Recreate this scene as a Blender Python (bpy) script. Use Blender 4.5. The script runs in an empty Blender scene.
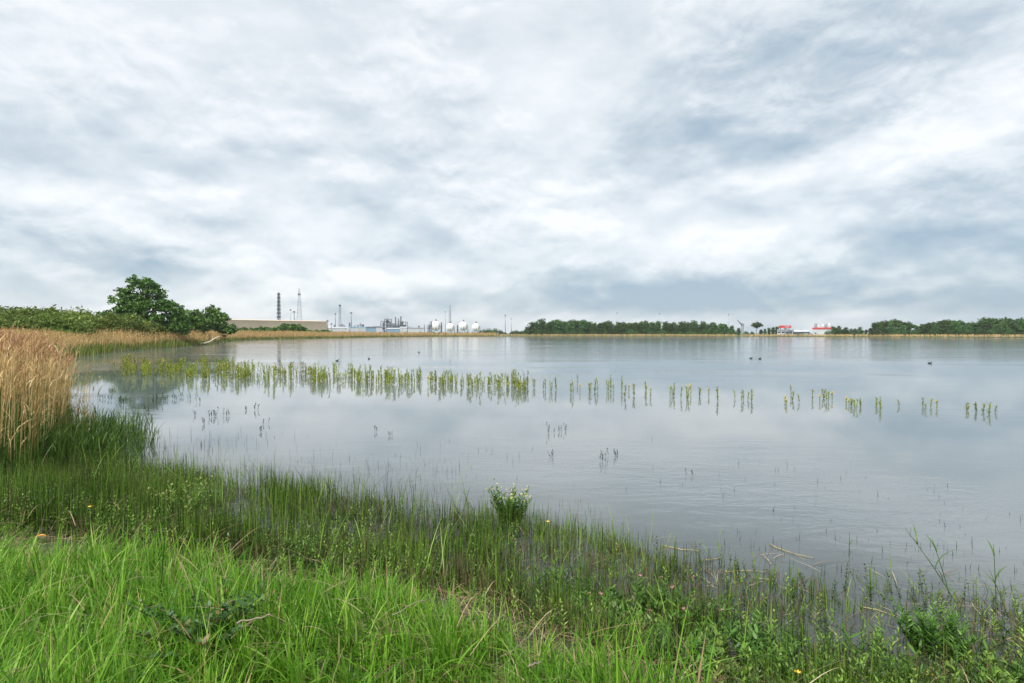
import bpy, math, random
import numpy as np
R = math.radians
rng = np.random.default_rng(11)
random.seed(11)
SC = bpy.context.scene
COL = SC.collection

# ------------------------------------------------------------------ camera
H = 2.4                      # eye height above the water
F = 569.0                    # focal length in pixels of a 1024 wide frame
HZ = 333.0                   # row of the horizon
cam_d = bpy.data.cameras.new('camera'); cam = bpy.data.objects.new('camera', cam_d); COL.objects.link(cam)
cam_d.sensor_width = 36.0; cam_d.lens = 36.0*F/1024.0
cam_d.clip_start = 0.05; cam_d.clip_end = 60000
cam.location = (0, 0, H)
cam.rotation_euler = (R(90)-math.atan((341.5-HZ)/F), 0, 0)
SC.camera = cam

# ------------------------------------------------------------------ view
SC.view_settings.view_transform = 'Standard'; SC.view_settings.look = 'None'
SC.view_settings.gamma = 1.0; SC.view_settings.exposure = 1.7
SC.view_settings.use_curve_mapping = False
SC.render.engine = 'CYCLES'
SC.cycles.max_bounces = 6; SC.cycles.transparent_max_bounces = 8
SC.cycles.diffuse_bounces = 3; SC.cycles.glossy_bounces = 3; SC.cycles.transmission_bounces = 3
SC.cycles.use_denoising = True

SUN_EL, SUN_AZ = 52.0, 215.0       # degrees, azimuth clockwise from +Y (behind and left of the viewer)
sd = bpy.data.lights.new('sun', 'SUN'); so = bpy.data.objects.new('sun', sd); COL.objects.link(so)
sd.energy = 1.5; sd.angle = R(10); sd.color = (1.0, 0.965, 0.91)
so.rotation_euler = (R(90-SUN_EL), 0, R(180-SUN_AZ))

# ------------------------------------------------------------------ node helpers
class NT:
    def __init__(s, tree): s.t = tree; s.n = tree.nodes; s.l = tree.links
    def new(s, kind, **kw):
        n = s.n.new(kind)
        for k, v in kw.items(): setattr(n, k, v)
        return n
    def link(s, a, b): s.l.new(a, b)
    def put(s, sock, v):
        if isinstance(v, bpy.types.NodeSocket): s.l.new(v, sock)
        else: sock.default_value = v
    def m(s, op, a, b=0.0, c=None, clamp=False):
        n = s.new('ShaderNodeMath', operation=op); n.use_clamp = clamp
        s.put(n.inputs[0], a); s.put(n.inputs[1], b)
        if c is not None: s.put(n.inputs[2], c)
        return n.outputs[0]
    def xyz(s, x, y, z=0.0):
        n = s.new('ShaderNodeCombineXYZ')
        s.put(n.inputs[0], x); s.put(n.inputs[1], y); s.put(n.inputs[2], z); return n.outputs[0]
    def noise(s, vec, scale, detail=5.0, rough=0.55, dist=0.0, color=False):
        n = s.new('ShaderNodeTexNoise'); s.put(n.inputs['Vector'], vec)
        n.inputs['Scale'].default_value = scale; n.inputs['Detail'].default_value = detail
        n.inputs['Roughness'].default_value = rough; n.inputs['Distortion'].default_value = dist
        return n.outputs['Color' if color else 'Fac']
    def ramp(s, fac, stops, mode='LINEAR'):
        n = s.new('ShaderNodeValToRGB'); s.put(n.inputs[0], fac); n.color_ramp.interpolation = mode
        el = n.color_ramp.elements
        while len(el) < len(stops): el.new(0.5)
        for e, (p, c) in zip(el, stops):
            e.position = p; e.color = (c, c, c, 1) if isinstance(c, (int, float)) else (*c, 1)
        return n.outputs[0]
    def mix(s, fac, a, b, mode='MIX'):
        n = s.new('ShaderNodeMix', data_type='RGBA', blend_type=mode); s.put(n.inputs[0], fac)
        for i, v in ((6, a), (7, b)):
            if isinstance(v, tuple): v = (*v, 1)
            s.put(n.inputs[i], v)
        return n.outputs[2]
    def smooth(s, v, lo, hi):
        n = s.new('ShaderNodeMapRange', interpolation_type='SMOOTHSTEP'); s.put(n.inputs[0], v)
        n.inputs[1].default_value = lo; n.inputs[2].default_value = hi; return n.outputs[0]

# ------------------------------------------------------------------ sky
W = bpy.data.worlds.new('World'); SC.world = W; W.use_nodes = True
w = NT(W.node_tree); w.n.clear()
tc = w.new('ShaderNodeTexCoord'); sep = w.new('ShaderNodeSeparateXYZ'); w.link(tc.outputs['Generated'], sep.inputs[0])
dx, dy, dz = sep.outputs
az = w.m('MULTIPLY', w.m('ARCTAN2', dx, dy), 180/math.pi)               # degrees, 0 = +Y, + to the right
el = w.m('MULTIPLY', w.m('ARCSINE', dz), 180/math.pi)
zz = w.m('ADD', w.m('ABSOLUTE', dz), 0.24)
px_, py_ = w.m('DIVIDE', dx, zz), w.m('DIVIDE', dy, zz)                  # the cloud deck seen from below
P = w.xyz(px_, py_, 0.0)
def shifted(v, off):
    n = w.new('ShaderNodeVectorMath', operation='ADD'); w.put(n.inputs[0], v); n.inputs[1].default_value = off; return n.outputs[0]
# heaped cloud: lumps in the direction sphere, flattened, plus a sheet seen in perspective
def heap(drop):
    q = w.xyz(dx, dy, w.m('MULTIPLY_ADD', dz, 2.1, drop))
    f = w.noise(q, 3.1, 7, 0.57, 0.0)
    vo = w.new('ShaderNodeTexVoronoi', feature='F1'); vo.inputs['Scale'].default_value = 7.0; vo.inputs['Detail'].default_value = 1.0; vo.inputs['Roughness'].default_value = 0.5
    wr = w.new('ShaderNodeVectorMath', operation='MULTIPLY_ADD'); w.put(wr.inputs[0], w.noise(q, 6.0, 3, 0.6, 0, True)); wr.inputs[1].default_value = (0.18, 0.18, 0.18); w.put(wr.inputs[2], q)
    w.put(vo.inputs['Vector'], wr.outputs[0])
    return w.m('SUBTRACT', w.m('ADD', f, 0.16), w.m('MULTIPLY', vo.outputs['Distance'], 0.22))
n1 = heap(0.0); n1up = heap(0.085)
relief = w.m('SUBTRACT', n1, n1up)            # tops of heaps catch the light, undersides are grey
def fine(drop): return w.noise(w.xyz(dx, dy, w.m('MULTIPLY_ADD', dz, 2.0, drop)), 11.0, 5, 0.6, 0.35)
puff = w.m('SUBTRACT', fine(0.0), fine(0.022))
big = w.noise(P, 0.7, 4, 0.5)
edge_ = w.m('SUBTRACT', w.smooth(n1, 0.44, 0.56), 0.5)
# broad cloud masses, each with a direction, an extent and a weight (degrees; + is brighter)
def el_of(x, y):
    a = math.degrees(math.atan2(x-512, F)); e = math.degrees(math.atan2(HZ-y, math.hypot(x-512, F))); return a, e
warp2 = w.new('ShaderNodeSeparateColor'); w.put(warp2.inputs[0], w.noise(w.xyz(dx, dy, w.m('MULTIPLY', dz, 2.0)), 3.6, 7, 0.62, 0.2, True))
wa = w.m('MULTIPLY', w.m('SUBTRACT', warp2.outputs[0], 0.5), 30.0); we = w.m('MULTIPLY', w.m('SUBTRACT', warp2.outputs[1], 0.5), 14.0)
azw = w.m('ADD', az, wa); elw = w.m('ADD', el, w.m('MULTIPLY', we, w.smooth(el, 0.0, 12.0)))
BLOBS = [  # x, y, half width, half height (degrees), tilt, weight
    (840, 60, 24, 6.5, 16, -0.30), (640, 130, 10, 4, 20, -0.20), (810, 148, 6, 2.4, 14, -0.22),
    (960, 130, 14, 3.2, 22, 0.30), (700, 205, 20, 4, 12, 0.22), (560, 120, 7, 7, 0, 0.28),
    (940, 195, 13, 3.4, 4, -0.22), (1000, 238, 18, 3.0, 3, -0.24), (800, 294, 30, 2.0, 1, -0.60), (600, 288, 14, 1.4, 4, -0.20),
    (250, 235, 9, 4, 10, 0.16), (330, 225, 7, 2.6, -10, 0.14), (60, 190, 13, 6, -20, -0.14), (40, 245, 9, 2.6, 10, -0.12), (230, 250, 9, 1.6, 4, -0.16),
    (350, 262, 6, 1.3, 8, -0.20), (420, 170, 9, 4, 20, -0.10), (430, 90, 8, 3, 70, 0.10), (130, 60, 20, 10, 0, 0.05),
    (955, 281, 6, 0.9, 8, 0.34), (640, 319, 22, 0.7, 0, 0.26), (860, 322, 40, 2.0, 0, -0.12), (650, 255, 20, 1.6, 7, 0.14), (200, 300, 26, 1.6, 0, 0.12), (60, 222, 6, 3, 40, 0.16),
]
field = w.m('MULTIPLY_ADD', w.m('SUBTRACT', n1, 0.5), -0.06, 0.60)
field = w.m('ADD', field, w.m('MULTIPLY', w.m('SUBTRACT', big, 0.5), 0.34))
field = w.m('ADD', field, w.m('MULTIPLY', relief, w.m('MULTIPLY_ADD', w.smooth(el, 26.0, 5.0), 0.75, 0.70)))
field = w.m('ADD', field, w.m('MULTIPLY', edge_, 0.09))
field = w.m('ADD', field, w.m('MULTIPLY', puff, w.m('MULTIPLY_ADD', w.smooth(n1, 0.42, 0.58), 0.75, 0.28)))
for x, y, hw, hh, tilt, wt in BLOBS:
    a0, e0 = el_of(x, y); c, s_ = math.cos(R(tilt)), math.sin(R(tilt))
    da, de = w.m('SUBTRACT', azw, a0), w.m('SUBTRACT', elw, e0)
    u = w.m('DIVIDE', w.m('ADD', w.m('MULTIPLY', da, c), w.m('MULTIPLY', de, s_)), hw)
    v = w.m('DIVIDE', w.m('SUBTRACT', w.m('MULTIPLY', de, c), w.m('MULTIPLY', da, s_)), hh)
    r2 = w.m('ADD', w.m('MULTIPLY', u, u), w.m('MULTIPLY', v, v))
    field = w.m('MULTIPLY_ADD', w.m('EXPONENT', w.m('MULTIPLY', r2, -1.0)), wt, field)
cloud = w.ramp(field, [(0.0, (0.33, 0.435, 0.53)), (0.3, (0.50, 0.58, 0.64)), (0.56, (0.68, 0.735, 0.775)), (0.78, (0.80, 0.835, 0.86)), (1.0, (0.90, 0.915, 0.925))])
sky = w.new('ShaderNodeTexSky', sky_type='NISHITA'); sky.sun_disc = False
sky.sun_elevation = R(SUN_EL); sky.sun_rotation = R(SUN_AZ); sky.altitude = 0
SKY_K = 3.45
ck = w.new('ShaderNodeVectorMath', operation='SCALE'); w.put(ck.inputs[0], cloud); ck.inputs['Scale'].default_value = SKY_K
skyc = w.mix(0.95, sky.outputs[0], ck.outputs[0])
bg = w.new('ShaderNodeBackground'); w.put(bg.inputs[0], skyc); bg.inputs[1].default_value = 0.1
wo = w.new('ShaderNodeOutputWorld'); w.link(bg.outputs[0], wo.inputs[0])

# ------------------------------------------------------------------ materials
def material(name):
    m = bpy.data.materials.new(name); m.use_nodes = True
    t = NT(m.node_tree); t.n.clear(); out = t.new('ShaderNodeOutputMaterial'); return m, t, out
def paint(name, col, rough=0.55, var=0.12, scale=0.6, metal=0.0):
    m, t, out = material(name)
    g = t.new('ShaderNodeNewGeometry'); n = t.noise(g.outputs['Position'], scale, 5, 0.6)
    dark = tuple(c*(1-var*1.6) for c in col); lite = tuple(min(1, c*(1+var)) for c in col)
    b = t.new('ShaderNodeBsdfPrincipled'); t.put(b.inputs['Base Color'], t.ramp(n, [(0.3, dark), (0.7, lite)]))
    b.inputs['Roughness'].default_value = rough; b.inputs['Metallic'].default_value = metal
    t.link(b.outputs[0], out.inputs[0]); return m
def leafmat(name, stops, trans=0.3, rough=0.5, obj_var=0.0, spec=0.3):
    """colour picked leaf by leaf from a ramp over the face attribute rnd"""
    m, t, out = material(name)
    a = t.new('ShaderNodeAttribute', attribute_name='rnd')
    c = t.ramp(a.outputs['Fac'], stops)
    if obj_var:
        oi = t.new('ShaderNodeObjectInfo')
        hs = t.new('ShaderNodeHueSaturation'); t.put(hs.inputs['Color'], c)
        t.put(hs.inputs['Value'], t.m('MULTIPLY_ADD', oi.outputs['Random'], obj_var, 1-obj_var*0.5))
        t.put(hs.inputs['Hue'], t.m('MULTIPLY_ADD', oi.outputs['Random'], obj_var*0.05, 0.5-obj_var*0.025)); c = hs.outputs[0]
    b = t.new('ShaderNodeBsdfPrincipled'); t.put(b.inputs['Base Color'], c); b.inputs['Roughness'].default_value = rough
    b.inputs['Specular IOR Level'].default_value = spec
    tr = t.new('ShaderNodeBsdfTranslucent'); t.put(tr.inputs[0], c)
    mx = t.new('ShaderNodeMixShader'); mx.inputs[0].default_value = trans
    t.link(b.outputs[0], mx.inputs[1]); t.link(tr.outputs[0], mx.inputs[2]); t.link(mx.outputs[0], out.inputs[0]); return m

M_meadow = leafmat('meadow_leaf', [(0.0, (0.022, 0.07, 0.006)), (0.3, (0.075, 0.20, 0.012)), (0.65, (0.16, 0.35, 0.026)), (0.85, (0.28, 0.47, 0.06)), (0.93, (0.36, 0.50, 0.12)), (0.965, (0.45, 0.37, 0.19)), (1.0, (0.42, 0.30, 0.15))], 0.32, 0.42, spec=0.25)
M_rush = leafmat('rush_leaf', [(0.0, (0.012, 0.03, 0.005)), (0.25, (0.045, 0.10, 0.012)), (0.55, (0.12, 0.225, 0.026)), (0.84, (0.25, 0.38, 0.06)), (0.88, (0.10, 0.075, 0.04)), (1.0, (0.22, 0.165, 0.09))], 0.25, 0.45)
M_greenreed = leafmat('green_reed_leaf', [(0.0, (0.03, 0.075, 0.012)), (0.5, (0.07, 0.15, 0.02)), (0.9, (0.13, 0.22, 0.04)), (1.0, (0.18, 0.26, 0.07))], 0.3, 0.45)
M_sedge = leafmat('sedge_leaf', [(0.0, (0.06, 0.105, 0.015)), (0.5, (0.14, 0.20, 0.035)), (0.85, (0.24, 0.27, 0.06)), (1.0, (0.42, 0.34, 0.14))], 0.25, 0.5)
M_dry = leafmat('dry_reed_straw', [(0.0, (0.32, 0.20, 0.075)), (0.4, (0.58, 0.41, 0.17)), (0.8, (0.71, 0.51, 0.24)), (1.0, (0.78, 0.63, 0.37))], 0.2, 0.6)
M_plume = leafmat('dry_reed_plume', [(0.0, (0.30, 0.14, 0.07)), (0.6, (0.48, 0.27, 0.15)), (1.0, (0.62, 0.42, 0.26))], 0.25, 0.8)
M_litter = leafmat('litter_straw', [(0.0, (0.09, 0.055, 0.03)), (0.5, (0.22, 0.145, 0.08)), (0.9, (0.42, 0.31, 0.18)), (1.0, (0.5, 0.42, 0.28))], 0.1, 0.7)
M_herb = leafmat('herb_leaf', [(0.0, (0.03, 0.085, 0.012)), (0.5, (0.075, 0.185, 0.022)), (1.0, (0.16, 0.31, 0.05))], 0.3, 0.45, 0.25)
M_herbpale = leafmat('pale_herb_leaf', [(0.0, (0.09, 0.18, 0.02)), (0.5, (0.15, 0.26, 0.04)), (1.0, (0.26, 0.36, 0.08))], 0.35, 0.5, 0.2)
M_bramble = leafmat('bramble_leaf', [(0.0, (0.03, 0.085, 0.02)), (0.55, (0.055, 0.13, 0.035)), (0.85, (0.09, 0.17, 0.06)), (1.0, (0.30, 0.13, 0.06))], 0.2, 0.5)
M_flowerstem = leafmat('water_plant_leaf', [(0.0, (0.10, 0.15, 0.014)), (0.5, (0.23, 0.285, 0.026)), (1.0, (0.44, 0.44, 0.05))], 0.3, 0.5, 0.5)
M_weed = leafmat('silhouette_dark_weed', [(0.0, (0.012, 0.03, 0.016)), (1.0, (0.035, 0.07, 0.03))], 0.15, 0.5)  # darkness of plants seen in silhouette, put into the leaf colour
M_yellow = paint('yellow_petal', (0.75, 0.50, 0.03), 0.6, 0.1, 30)
M_cream = paint('cream_petal', (0.50, 0.48, 0.20), 0.6, 0.14, 30)
M_pink = paint('dull_pink_petal', (0.42, 0.20, 0.20), 0.7, 0.15, 30)
M_orange = paint('orange_dead_leaf', (0.62, 0.27, 0.04), 0.6, 0.2, 25)
M_willow = leafmat('willow_leaf', [(0.0, (0.045, 0.085, 0.014)), (0.5, (0.135, 0.20, 0.032)), (0.9, (0.25, 0.31, 0.06)), (1.0, (0.32, 0.32, 0.09))], 0.22, 0.55, 0.35)
M_oak = leafmat('dark_tree_leaf', [(0.0, (0.02, 0.055, 0.012)), (0.5, (0.085, 0.18, 0.032)), (1.0, (0.20, 0.33, 0.07))], 0.2, 0.5, 0.25)
M_wood_leaf = leafmat('far_tree_leaf', [(0.0, (0.022, 0.055, 0.016)), (0.5, (0.065, 0.13, 0.032)), (1.0, (0.16, 0.25, 0.06))], 0.25, 0.6, 0.95)
M_bark = paint('grey_brown_bark', (0.085, 0.066, 0.05), 0.9, 0.3, 4)
M_stick = paint('bleached_wood', (0.27, 0.22, 0.16), 0.8, 0.3, 12)
M_pale = paint('pale_driftwood', (0.62, 0.54, 0.43), 0.8, 0.2, 5)
M_stalk = paint('floating_straw', (0.40, 0.32, 0.13), 0.6, 0.25, 6)
M_white = paint('white_tank_paint', (0.80, 0.80, 0.79), 0.4, 0.05, 0.35)
M_whitewall = paint('white_cladding', (0.52, 0.54, 0.56), 0.5, 0.12, 0.4)
M_grey = paint('grey_steel', (0.24, 0.26, 0.29), 0.5, 0.22, 0.5)
M_darksteel = paint('dark_process_steel', (0.075, 0.085, 0.10), 0.55, 0.35, 0.5)
M_bluegrey = paint('blue_grey_cladding', (0.20, 0.33, 0.43), 0.5, 0.12, 0.4)
M_mast = paint('mast_steel', (0.20, 0.24, 0.29), 0.5, 0.2, 0.3)
M_mastpale = paint('pale_mast_steel', (0.34, 0.39, 0.44), 0.5, 0.15, 0.3)
M_red = paint('red_band_paint', (0.62, 0.05, 0.045), 0.45, 0.12, 0.6)
M_glass = paint('dark_window_glass', (0.03, 0.04, 0.05), 0.12, 0.1, 1)
M_duck = paint('dark_plumage', (0.02, 0.02, 0.022), 0.6, 0.2, 20)
M_beak = paint('white_beak', (0.75, 0.72, 0.66), 0.4, 0.05, 20)

# corrugated tan cladding
m, t, out = material('tan_cladding'); g = t.new('ShaderNodeNewGeometry')
n = t.noise(g.outputs['Position'], 0.05, 6, 0.6); sp = t.new('ShaderNodeSeparateXYZ'); t.link(g.outputs['Position'], sp.inputs[0])
strip = t.noise(t.xyz(sp.outputs[0], 0.0, t.m('MULTIPLY', sp.outputs[2], 0.03)), 0.35, 3, 0.7)
c = t.mix(t.m('MULTIPLY', strip, 0.5), t.ramp(n, [(0.3, (0.58, 0.47, 0.36)), (0.7, (0.70, 0.57, 0.44))]), (0.52, 0.42, 0.32))
b = t.new('ShaderNodeBsdfPrincipled'); t.put(b.inputs['Base Color'], c); b.inputs['Roughness'].default_value = 0.7
t.link(b.outputs[0], out.inputs[0]); M_tan = m

# soil and turf of the terrain, by the distance d to the water's edge
m, t, out = material('bank_soil'); g = t.new('ShaderNodeNewGeometry'); a = t.new('ShaderNodeAttribute', attribute_name='shore')
n = t.noise(g.outputs['Position'], 2.2, 8, 0.62); nf = t.noise(g.outputs['Position'], 14.0, 6, 0.6); nb = t.noise(g.outputs['Position'], 0.02, 4, 0.6)
mud = t.ramp(nf, [(0.3, (0.022, 0.017, 0.012)), (0.6, (0.055, 0.040, 0.027)), (0.8, (0.13, 0.095, 0.06))])
turf = t.ramp(n, [(0.3, (0.025, 0.05, 0.012)), (0.6, (0.05, 0.085, 0.02)), (0.8, (0.13, 0.12, 0.055))])
far = t.ramp(nb, [(0.35, (0.07, 0.10, 0.03)), (0.55, (0.14, 0.14, 0.06)), (0.7, (0.28, 0.22, 0.11))])
d0 = t.m('ADD', a.outputs['Fac'], t.m('MULTIPLY', t.m('SUBTRACT', n, 0.5), 0.8))
c = t.mix(t.smooth(d0, 0.5, 1.3), mud, turf); c = t.mix(t.smooth(a.outputs['Fac'], 8.0, 20.0), c, far)
b = t.new('ShaderNodeBsdfPrincipled'); t.put(b.inputs['Base Color'], c); b.inputs['Roughness'].default_value = 0.75
bp = t.new('ShaderNodeBump'); bp.inputs['Strength'].default_value = 0.7; bp.inputs['Distance'].default_value = 0.05; t.put(bp.inputs['Height'], nf); t.link(bp.outputs[0], b.inputs['Normal'])
t.link(b.outputs[0], out.inputs[0]); M_soil = m

# water: murky body under a reflecting, here and there ruffled, surface
m, t, out = material('lake_water'); g = t.new('ShaderNodeNewGeometry'); sp = t.new('ShaderNodeSeparateXYZ'); t.link(g.outputs['Position'], sp.inputs[0])
wx, wy, wz = sp.outputs
PS = t.xyz(t.m('MULTIPLY', wx, 0.45), wy, 0.0)
patch = t.noise(t.xyz(t.m('MULTIPLY', wx, 0.28), wy, 3.0), 0.16, 5, 0.6, 0.6)
calm = t.smooth(patch, 0.48, 0.62)
rip = t.noise(PS, 2.6, 4, 0.6, 0.5); rip2 = t.noise(PS, 9.0, 3, 0.55, 0.3); swell = t.noise(PS, 0.55, 2, 0.5)
hgt = t.m('ADD', t.m('MULTIPLY', rip, 0.030), t.m('ADD', t.m('MULTIPLY', rip2, 0.006), t.m('MULTIPLY', swell, 0.02)))
farr = t.smooth(wy, 40.0, 62.0)
gx, gy = t.m('DIVIDE', t.m('SUBTRACT', wx, 3.9), 1.25), t.m('DIVIDE', t.m('SUBTRACT', wy, t.m('MULTIPLY_ADD', wx, -0.35, 9.2)), 0.85)
gust = t.m('EXPONENT', t.m('MULTIPLY', t.m('ADD', t.m('MULTIPLY', gx, gx), t.m('MULTIPLY', gy, gy)), -1.0))
calm = t.m('ADD', calm, t.m('MULTIPLY', gust, t.m('MULTIPLY_ADD', patch, 3.0, -0.2)), clamp=True)
amp = t.m('ADD', t.m('MULTIPLY_ADD', calm, 0.34, 0.04), t.m('MULTIPLY', farr, 0.30))
amp = t.m('ADD', amp, t.m('MULTIPLY', gust, 0.6), clamp=True)
bp = t.new('ShaderNodeBump'); bp.inputs['Distance'].default_value = 1.0; t.put(bp.inputs['Strength'], amp); t.put(bp.inputs['Height'], hgt)
b = t.new('ShaderNodeBsdfPrincipled'); bn = t.noise(PS, 0.25, 4, 0.6)
sdist = t.m('ADD', t.m('MULTIPLY', wx, 0.468), t.m('MULTIPLY_ADD', wy, 0.884, -5.6))
deep = t.smooth(t.m('ADD', sdist, t.m('MULTIPLY', t.m('SUBTRACT', bn, 0.5), 1.6)), -0.4, 3.2)
t.put(b.inputs['Base Color'], t.mix(deep, (0.05, 0.056, 0.05), t.ramp(bn, [(0.3, (0.105, 0.127, 0.135)), (0.7, (0.155, 0.178, 0.183))])))
b.inputs['Specular IOR Level'].default_value = 0.9
t.put(b.inputs['Roughness'], t.m('MULTIPLY_ADD', amp, 0.10, 0.02)); b.inputs['IOR'].default_value = 1.333
t.link(bp.outputs[0], b.inputs['Normal']); t.link(b.outputs[0], out.inputs[0]); M_water = m

# ------------------------------------------------------------------ object helpers
def tag(o, label=None, cat=None, group=None, kind=None):
    if label: o['label'] = label
    if cat: o['category'] = cat
    if group: o['group'] = group
    if kind: o['kind'] = kind
    return o
def thing(name, label, cat, loc=(0, 0, 0), rz=0.0, group=None, scale=1.0):
    o = bpy.data.objects.new(name, None); COL.objects.link(o); o.location = loc; o.rotation_euler = (0, 0, rz)
    o.empty_display_size = 0.1; o.scale = (scale,)*3
    return tag(o, label, cat, group)
def copy_tree(o, parent=None):
    c = o.copy(); COL.objects.link(c)
    if parent: c.parent = parent
    for ch in list(KIDS.get(o.name, ())): copy_tree(ch, c)
    return c
KIDS = {}
def mesh_np(name, V, Q, mat, parent=None, rnd=None, smooth=True, tris=None):
    V = np.asarray(V, np.float32).reshape(-1, 3)
    me = bpy.data.meshes.new(name)
    faces = [np.asarray(Q, np.int32).reshape(-1, 4)] if Q is not None and len(Q) else []
    nq = len(faces[0]) if faces else 0
    nt = 0 if tris is None else len(tris)
    loops = np.concatenate([f.ravel() for f in faces] + ([np.asarray(tris, np.int32).ravel()] if nt else []))
    starts = np.concatenate([np.arange(nq)*4, nq*4+np.arange(nt)*3]).astype(np.int32)
    me.vertices.add(len(V)); me.vertices.foreach_set('co', V.ravel())
    me.loops.add(len(loops)); me.loops.foreach_set('vertex_index', loops.astype(np.int32))
    me.polygons.add(nq+nt); me.polygons.foreach_set('loop_start', starts)
    me.update(calc_edges=True)
    me.polygons.foreach_set('use_smooth', np.full(nq+nt, smooth))
    if rnd is not None:
        at = me.attributes.new('rnd', 'FLOAT', 'FACE'); at.data.foreach_set('value', np.asarray(rnd, np.float32))
    if mat: me.materials.append(mat)
    o = bpy.data.objects.new(name, me); COL.objects.link(o)
    if parent is not None: o.parent = parent; KIDS.setdefault(parent.name, []).append(o)
    return o
class Acc:
    def __init__(s): s.V, s.Q, s.r, s.n = [], [], [], 0
    def add(s, V, Q, r=None):
        V = np.asarray(V, float).reshape(-1, 3); Q = np.asarray(Q, int).reshape(-1, 4)
        s.V.append(V); s.Q.append(Q+s.n); s.r.append(np.full(len(Q), 0.5) if r is None else np.broadcast_to(np.asarray(r, float), (len(Q),))); s.n += len(V); return s
    def box(s, x0, x1, y0, y1, z0, z1):
        V = [(x, y, z) for z in (z0, z1) for x, y in ((x0, y0), (x1, y0), (x1, y1), (x0, y1))]
        return s.add(V, [(3, 2, 1, 0), (4, 5, 6, 7), (0, 1, 5, 4), (1, 2, 6, 5), (2, 3, 7, 6), (3, 0, 4, 7)])
    def tube(s, pts, rad, sides=8, cap=True, r=None):
        pts = np.asarray(pts, float); rad = np.broadcast_to(np.asarray(rad, float), (len(pts),))
        T = np.gradient(pts, axis=0); T /= np.linalg.norm(T, axis=1, keepdims=True)+1e-9
        ref = np.where(np.abs(T[:, 2:3]) > 0.9, np.array([[1., 0, 0]]), np.array([[0, 0, 1.]]))
        A = np.cross(T, ref); A /= np.linalg.norm(A, axis=1, keepdims=True)+1e-9; B = np.cross(T, A)
        for i in range(1, len(A)):
            if A[i] @ A[i-1] < 0: A[i] *= -1; B[i] *= -1
        th = np.arange(sides)/sides*2*np.pi
        V = pts[:, None]+rad[:, None, None]*(np.cos(th)[None, :, None]*A[:, None]+np.sin(th)[None, :, None]*B[:, None])
        Q = [(i*sides+j, i*sides+(j+1) % sides, (i+1)*sides+(j+1) % sides, (i+1)*sides+j) for i in range(len(pts)-1) for j in range(sides)]
        V = V.reshape(-1, 3)
        if cap:
            k = len(V); V = np.vstack([V, pts[:1], pts[-1:]]); e = (len(pts)-1)*sides
            for j in range(0, sides, 2):
                Q.append((k, (j+2) % sides, (j+1) % sides, j)); Q.append((k+1, e+j, e+(j+1) % sides, e+(j+2) % sides))
        return s.add(V, Q, r)
    def lathe(s, prof, c=(0, 0, 0), sides=20):
        th = np.arange(sides)/sides*2*np.pi
        V = [(c[0]+max(r, 1e-4)*math.cos(a), c[1]+max(r, 1e-4)*math.sin(a), c[2]+z) for r, z in prof for a in th]
        Q = [(i*sides+j, i*sides+(j+1) % sides, (i+1)*sides+(j+1) % sides, (i+1)*sides+j) for i in range(len(prof)-1) for j in range(sides)]
        return s.add(V, Q)
    def bar(s, a, b, r): return s.tube([a, b], r, 4)
    def build(s, name, mat, parent=None, smooth=True):
        if not s.V: return None
        return mesh_np(name, np.vstack(s.V), np.vstack(s.Q), mat, parent, np.concatenate(s.r), smooth)

UP = np.array([0, 0, 1.0])
def blades(base, h, ang, lean, width, droop=0.0, segs=4, stem=False, face=None, rnd=None, power=1.7, dirv=None, leaf=False):
    """ribbons that rise from base, lean towards ang and taper: returns V, Q, rnd"""
    base = np.asarray(base, float); N = len(base)
    b = lambda v: np.broadcast_to(np.asarray(v, float), (N,))
    h, ang, lean, width, droop = b(h), b(ang), b(lean), b(width), b(droop)
    t = np.linspace(0, 1, segs+1)
    D = np.stack([np.cos(ang), np.sin(ang), np.zeros(N)], 1)
    hor = h[:, None]*lean[:, None]*t[None]**power
    ver = h[:, None]*(t[None]*np.sqrt(np.clip(1-0.5*lean**2, 0.1, 1))[:, None]-droop[:, None]*t[None]**2.4)
    Pm = base[:, None]+D[:, None]*hor[..., None]+UP*ver[..., None]
    fa = (ang+np.pi/2+rng.normal(0, 0.5, N)) if face is None else face
    S = np.stack([np.cos(fa), np.sin(fa), np.zeros(N)], 1)
    if stem: prof = 1-0.6*t
    elif leaf: prof = np.interp(t, [0, .2, .45, .75, 1], [.12, .8, 1, .65, .03])
    else: prof = np.interp(t, [0, .3, .7, 1], [.7, 1, .7, .04])
    off = S[:, None]*(0.5*width[:, None]*prof[None])[..., None]
    V = np.stack([Pm-off, Pm+off], 2).reshape(-1, 3)
    i = (np.arange(N)*(segs+1)*2)[:, None]+np.arange(segs)[None]*2
    Q = np.stack([i, i+1, i+3, i+2], 2).reshape(-1, 4)
    r = rng.random(N) if rnd is None else b(rnd)
    return V, Q, np.repeat(r, segs)
def at_height(base, h, ang, lean, t, power=1.7):
    D = np.stack([np.cos(ang), np.sin(ang), np.zeros(len(base))], 1)
    return base+D*(h*lean*t**power)[:, None]+UP*(h*t*np.sqrt(np.clip(1-0.5*lean**2, 0.1, 1)))[:, None]
def diamonds(C, size, aspect=1.5, flat=0.0, rnd=None):
    """leaf sprays: one diamond shaped face each, random attitude"""
    N = len(C); a = rng.normal(0, 1, (N, 3)); a[:, 2] *= 1-flat; a /= np.linalg.norm(a, axis=1, keepdims=True)
    b = rng.normal(0, 1, (N, 3)); b -= (b*a).sum(1, keepdims=True)*a; b /= np.linalg.norm(b, axis=1, keepdims=True)
    s = np.broadcast_to(np.asarray(size, float), (N,))[:, None]
    V = np.stack([C-a*s*aspect*.5, C+b*s*.5, C+a*s*aspect*.5, C-b*s*.5], 1).reshape(-1, 3)
    Q = np.arange(N*4).reshape(-1, 4)
    return V, Q, rng.random(N) if rnd is None else rnd

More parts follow.
